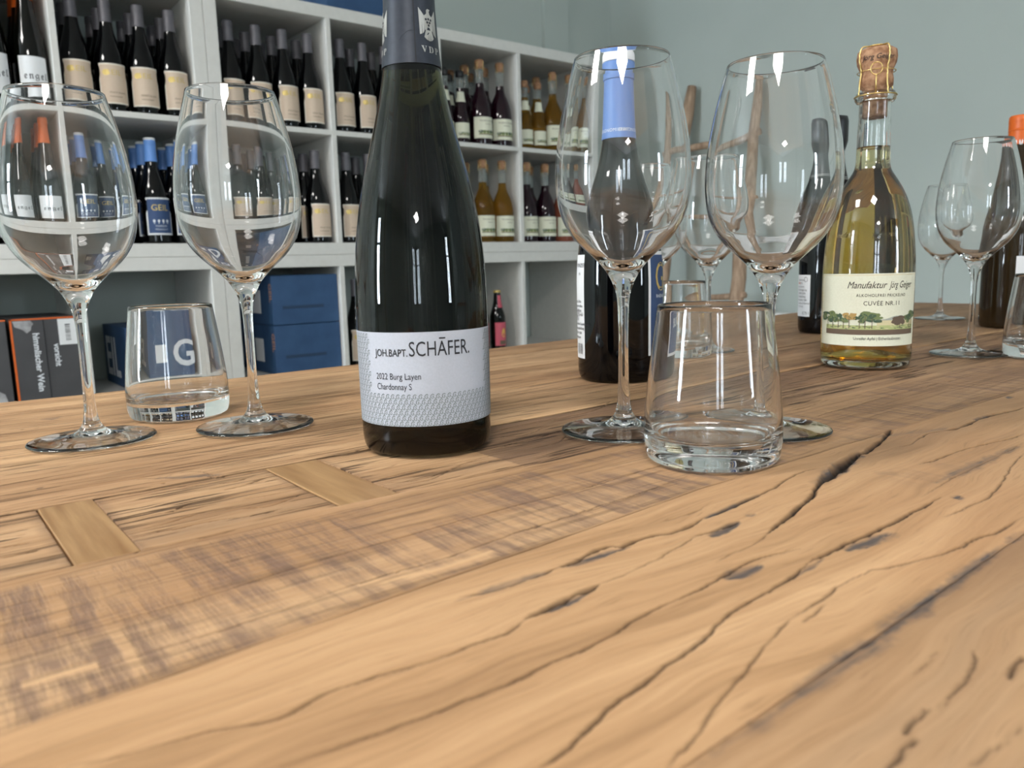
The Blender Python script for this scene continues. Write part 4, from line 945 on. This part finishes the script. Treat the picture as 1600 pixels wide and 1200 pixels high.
M_bb = mat('brown_black_print', (.035, .028, .022), .5); m2.obj('lettering', M_bb, LB); m2 = MB()
text_fit(m2, R, 'ALKOHOLFREI', -.228, .379, .0703, .0028, .0005, spacing=1.2); text_fit(m2, R, 'PRICKELND', .423, .874, .0703, .0028, .0005, spacing=1.2)
text_fit(m2, R, 'CUVÉE NR.11', -.069, .71, .0620, .0041, .0005, spacing=1.1)
m2.obj('lettering', M_bb, LB); m2 = MB(); text_fit(m2, R, 'Unreifer Apfel | Eichenlaubnoten', -.256, .785, .0285, .0030, .0005); m2.obj('lettering', M_bb, LB); m2 = MB()
for i, z in enumerate((.088, .078, .075, .072, .069, .0665, .0635, .0570, .0485, .034, .031, .0285)): text_wrap(m2, R, '-', .004, A0+.035, z, .0005, sx=1.2)
m2.obj('edge_ticks', M_bb, LB)
rnd = random.Random(12); m2 = MB(); pa0, pa1 = -1.0, 1.22; Wp = (pa1-pa0)*.0431; PZ = .0385
m2.cur = 0; wrap_patch(m2, R, pa0, pa1, PZ, PZ+.0042, .0004, 60, 1)
m2.cur = 1; wrap_patch(m2, R, pa0, pa1, PZ-.0050, PZ, .0004, 60, 1)
m2.cur = 5; wrap_patch(m2, R, .22, pa1, PZ+.0042, PZ+.0090, .0004, 30, 1)
m2.cur = 4
for i in range(12):
    x0 = (1.15*.0431)+i*.0036; hgt = lambda x: .0092+.0040*math.exp(-((x-.072)/.010)**2)
    poly_wrap(m2, R, [(x0, .0090), (x0+.0036, .0090), (x0+.0036, hgt(x0+.0036)), (x0, hgt(x0))], pa0, PZ, .00045)
for cx_, cy_, s_, cc in [(.003, .0095, .0058, 3), (.010, .0080, .0048, 2), (.0165, .0085, .0045, 2), (.022, .0075, .0040, 3), (.0275, .0098, .0048, 6), (.037, .0082, .0052, 3), (.042, .0105, .0055, 2), (.048, .0085, .0052, 3), (.075, .0068, .0060, 7), (.088, .0080, .0050, 3), (.092, .011, .0045, 2)]:
    s_ *= 1.32; cy_ *= 1.28
    for q in range(7):
        m2.cur = cc if q % 3 else (2 if cc == 3 else 3 if cc == 2 else cc)
        poly_wrap(m2, R, blob(9, s_*rnd.uniform(.35, .7), s_*rnd.uniform(.22, .4), .3, cx_+rnd.uniform(-.8, .8)*s_, cy_+rnd.uniform(-.4, .45)*s_, rnd), pa0, PZ, .0006+q*.00002)
    m2.cur = 7; poly_wrap(m2, R, [(cx_-.0004, .001), (cx_+.0004, .001), (cx_+.0002, cy_), (cx_-.0002, cy_)], pa0, PZ, .0008)
for i in range(46):
    m2.cur = rnd.choice((2, 3, 5)); x = rnd.uniform(.002, Wp-.004); poly_wrap(m2, R, blob(7, rnd.uniform(.0008, .0026), .0004, .3, x, rnd.uniform(.0006, .0040), rnd), pa0, PZ, .00055)
m2.obj('orchard_print', [M_meadow, M_earth, M_leaf1, M_leaf3, M_hill, M_field, M_leaf2, M_brownink], LB)
m2 = MB(); wrap_patch(m2, R, A0, A1, .0908, .0911, .0003, 60, 1); m2.obj('border_line', M_goldink, LB)
m2 = MB(); RE = lambda z: R(z)-.0002
text_wrap(m2, RE, 'manufaktur jörg geiger', .0070, -1.0, .1275, .0006, shear=.3, spacing=1.0); m2.obj('embossing', M_glass_b, cid)
# --- black sparkling bottle behind
blk = bottle_root(1.0800, .6190, 'black bottle with black capsule and small white back label, behind the golden bottle')
PK = [(.0370, 0), (.0388, .0015), (.0400, .006), (.0405, .014), (.0408, .060), (.0406, .110), (.0385, .140), (.0340, .168), (.0285, .192), (.0225, .213), (.0180, .232), (.0152, .248), (.0148, .262)]
o, R = solid_body(PK, M_black, blk, 72)
mb = MB(); mb.lathe([(R(.212)+.0001, .212)]+[(R(z)+.0007, z) for z in np.linspace(.212, .256, 6)]+[(.0180, .263), (.0200, .270), (.0200, .298), (.0185, .304), (.010, .306)], 48, cap1=True); CP = mb.obj('capsule', M_blackcap, blk, smooth=True)
m2 = MB(); RB = lambda z: R(z)+.0007; wrap_patch(m2, RB, -3.14, 3.14, .217, .2178, .0002, 40, 1); wrap_patch(m2, RB, -3.14, 3.14, .2195, .2203, .0002, 40, 1); m2.obj('silver_rings', M_silver, CP)
lm = MB(); wrap_patch(lm, R, -1.75, -.62, .0240, .0840, .00015, 26, 6); LB = lm.obj('back_label', M_sticker, blk, smooth=True)
m2 = MB()
for i in range(9): text_wrap(m2, R, ['Schaumwein', 'Sekt b.A.', 'brut nature', 'Flaschengärung', 'enthält Sulfite', 'Gutsabfüllung', 'Deutscher Sekt', 'product of Germany', '12,0 % vol'][i], .0042, -1.30, .0755-i*.0048, .0004, sx=.85)
text_wrap(m2, R, '0,75 l', .0060, -.98, .0270, .0004)
for q in range(16):
    a = q*pi/8; b = a+pi/8; m2.add([(lambda aa, rr_: ((R(.0785)+.0004)*sin(-.82+rr_*cos(aa)/.041), -(R(.0785)+.0004)*cos(-.82+rr_*cos(aa)/.041), .0775+rr_*sin(aa)))(aa, rr_) for aa, rr_ in ((a, .0030), (b, .0030), (b, .0036), (a, .0036))], [(0, 1, 2, 3)])
m2.obj('lettering', M_ink, LB)
m2 = MB(); text_wrap(m2, R, 'BIO', .0045, -1.30, .0708, .0006); m2.obj('red_lettering', M_orange, LB)
# --- orange-capped bottle at the right edge
orb = bottle_root(1.3000, .4560, 'dark brown bottle with bright orange screw cap at the right edge')
PO = [(.0365, 0), (.0382, .0015), (.0392, .006), (.0397, .014), (.0398, .080), (.0395, .115), (.0375, .142), (.0335, .170), (.0285, .196), (.0235, .220), (.0195, .240), (.0168, .258), (.0150, .270), (.0142, .290)]
M_brownglass = mat('brown_bottle_glass', (0.022, 0.013, 0.005), 0.04, spec=.5)
o, R = solid_body(PO, M_brownglass, orb, 72)
mb = MB(); mb.lathe([(R(.254)+.0001, .254)]+[(.0164, z) for z in (.2542, .270, .2795)]+[(.0172, .2800), (.0164, .2815), (.0170, .2835), (.0164, .2855), (.0170, .2875), (.0164, .2895), (.0170, .2915), (.0166, .299), (.0150, .3010)], 48, cap1=True); CP = sharp(mb.obj('screw_cap', M_orange, orb, smooth=True), 40)
m2 = MB(); RO = lambda z: .0164
for q in range(14):
    a = q*2*pi/14
    for s_ in (-1, 1): poly_wrap(m2, RO, [(s_*.0003, .0005), (s_*.0018, .0018), (s_*.0024, .0060), (s_*.0014, .0085), (s_*.0005, .0050)][::s_], a, .2585, .0003)
m2.obj('wing_print', M_sticker, CP)
lm = MB(); wrap_patch(lm, R, .10, 1.85, .055, .103, .00015, 34, 5); LB = lm.obj('label', M_sticker, orb, smooth=True)
m2 = MB(); text_wrap(m2, R, '\U0001D522\U0001D52B\U0001D524\U0001D522\U0001D529', .020, .95, .072, .0005, align='CENTER'); m2.obj('lettering', M_ink, LB)
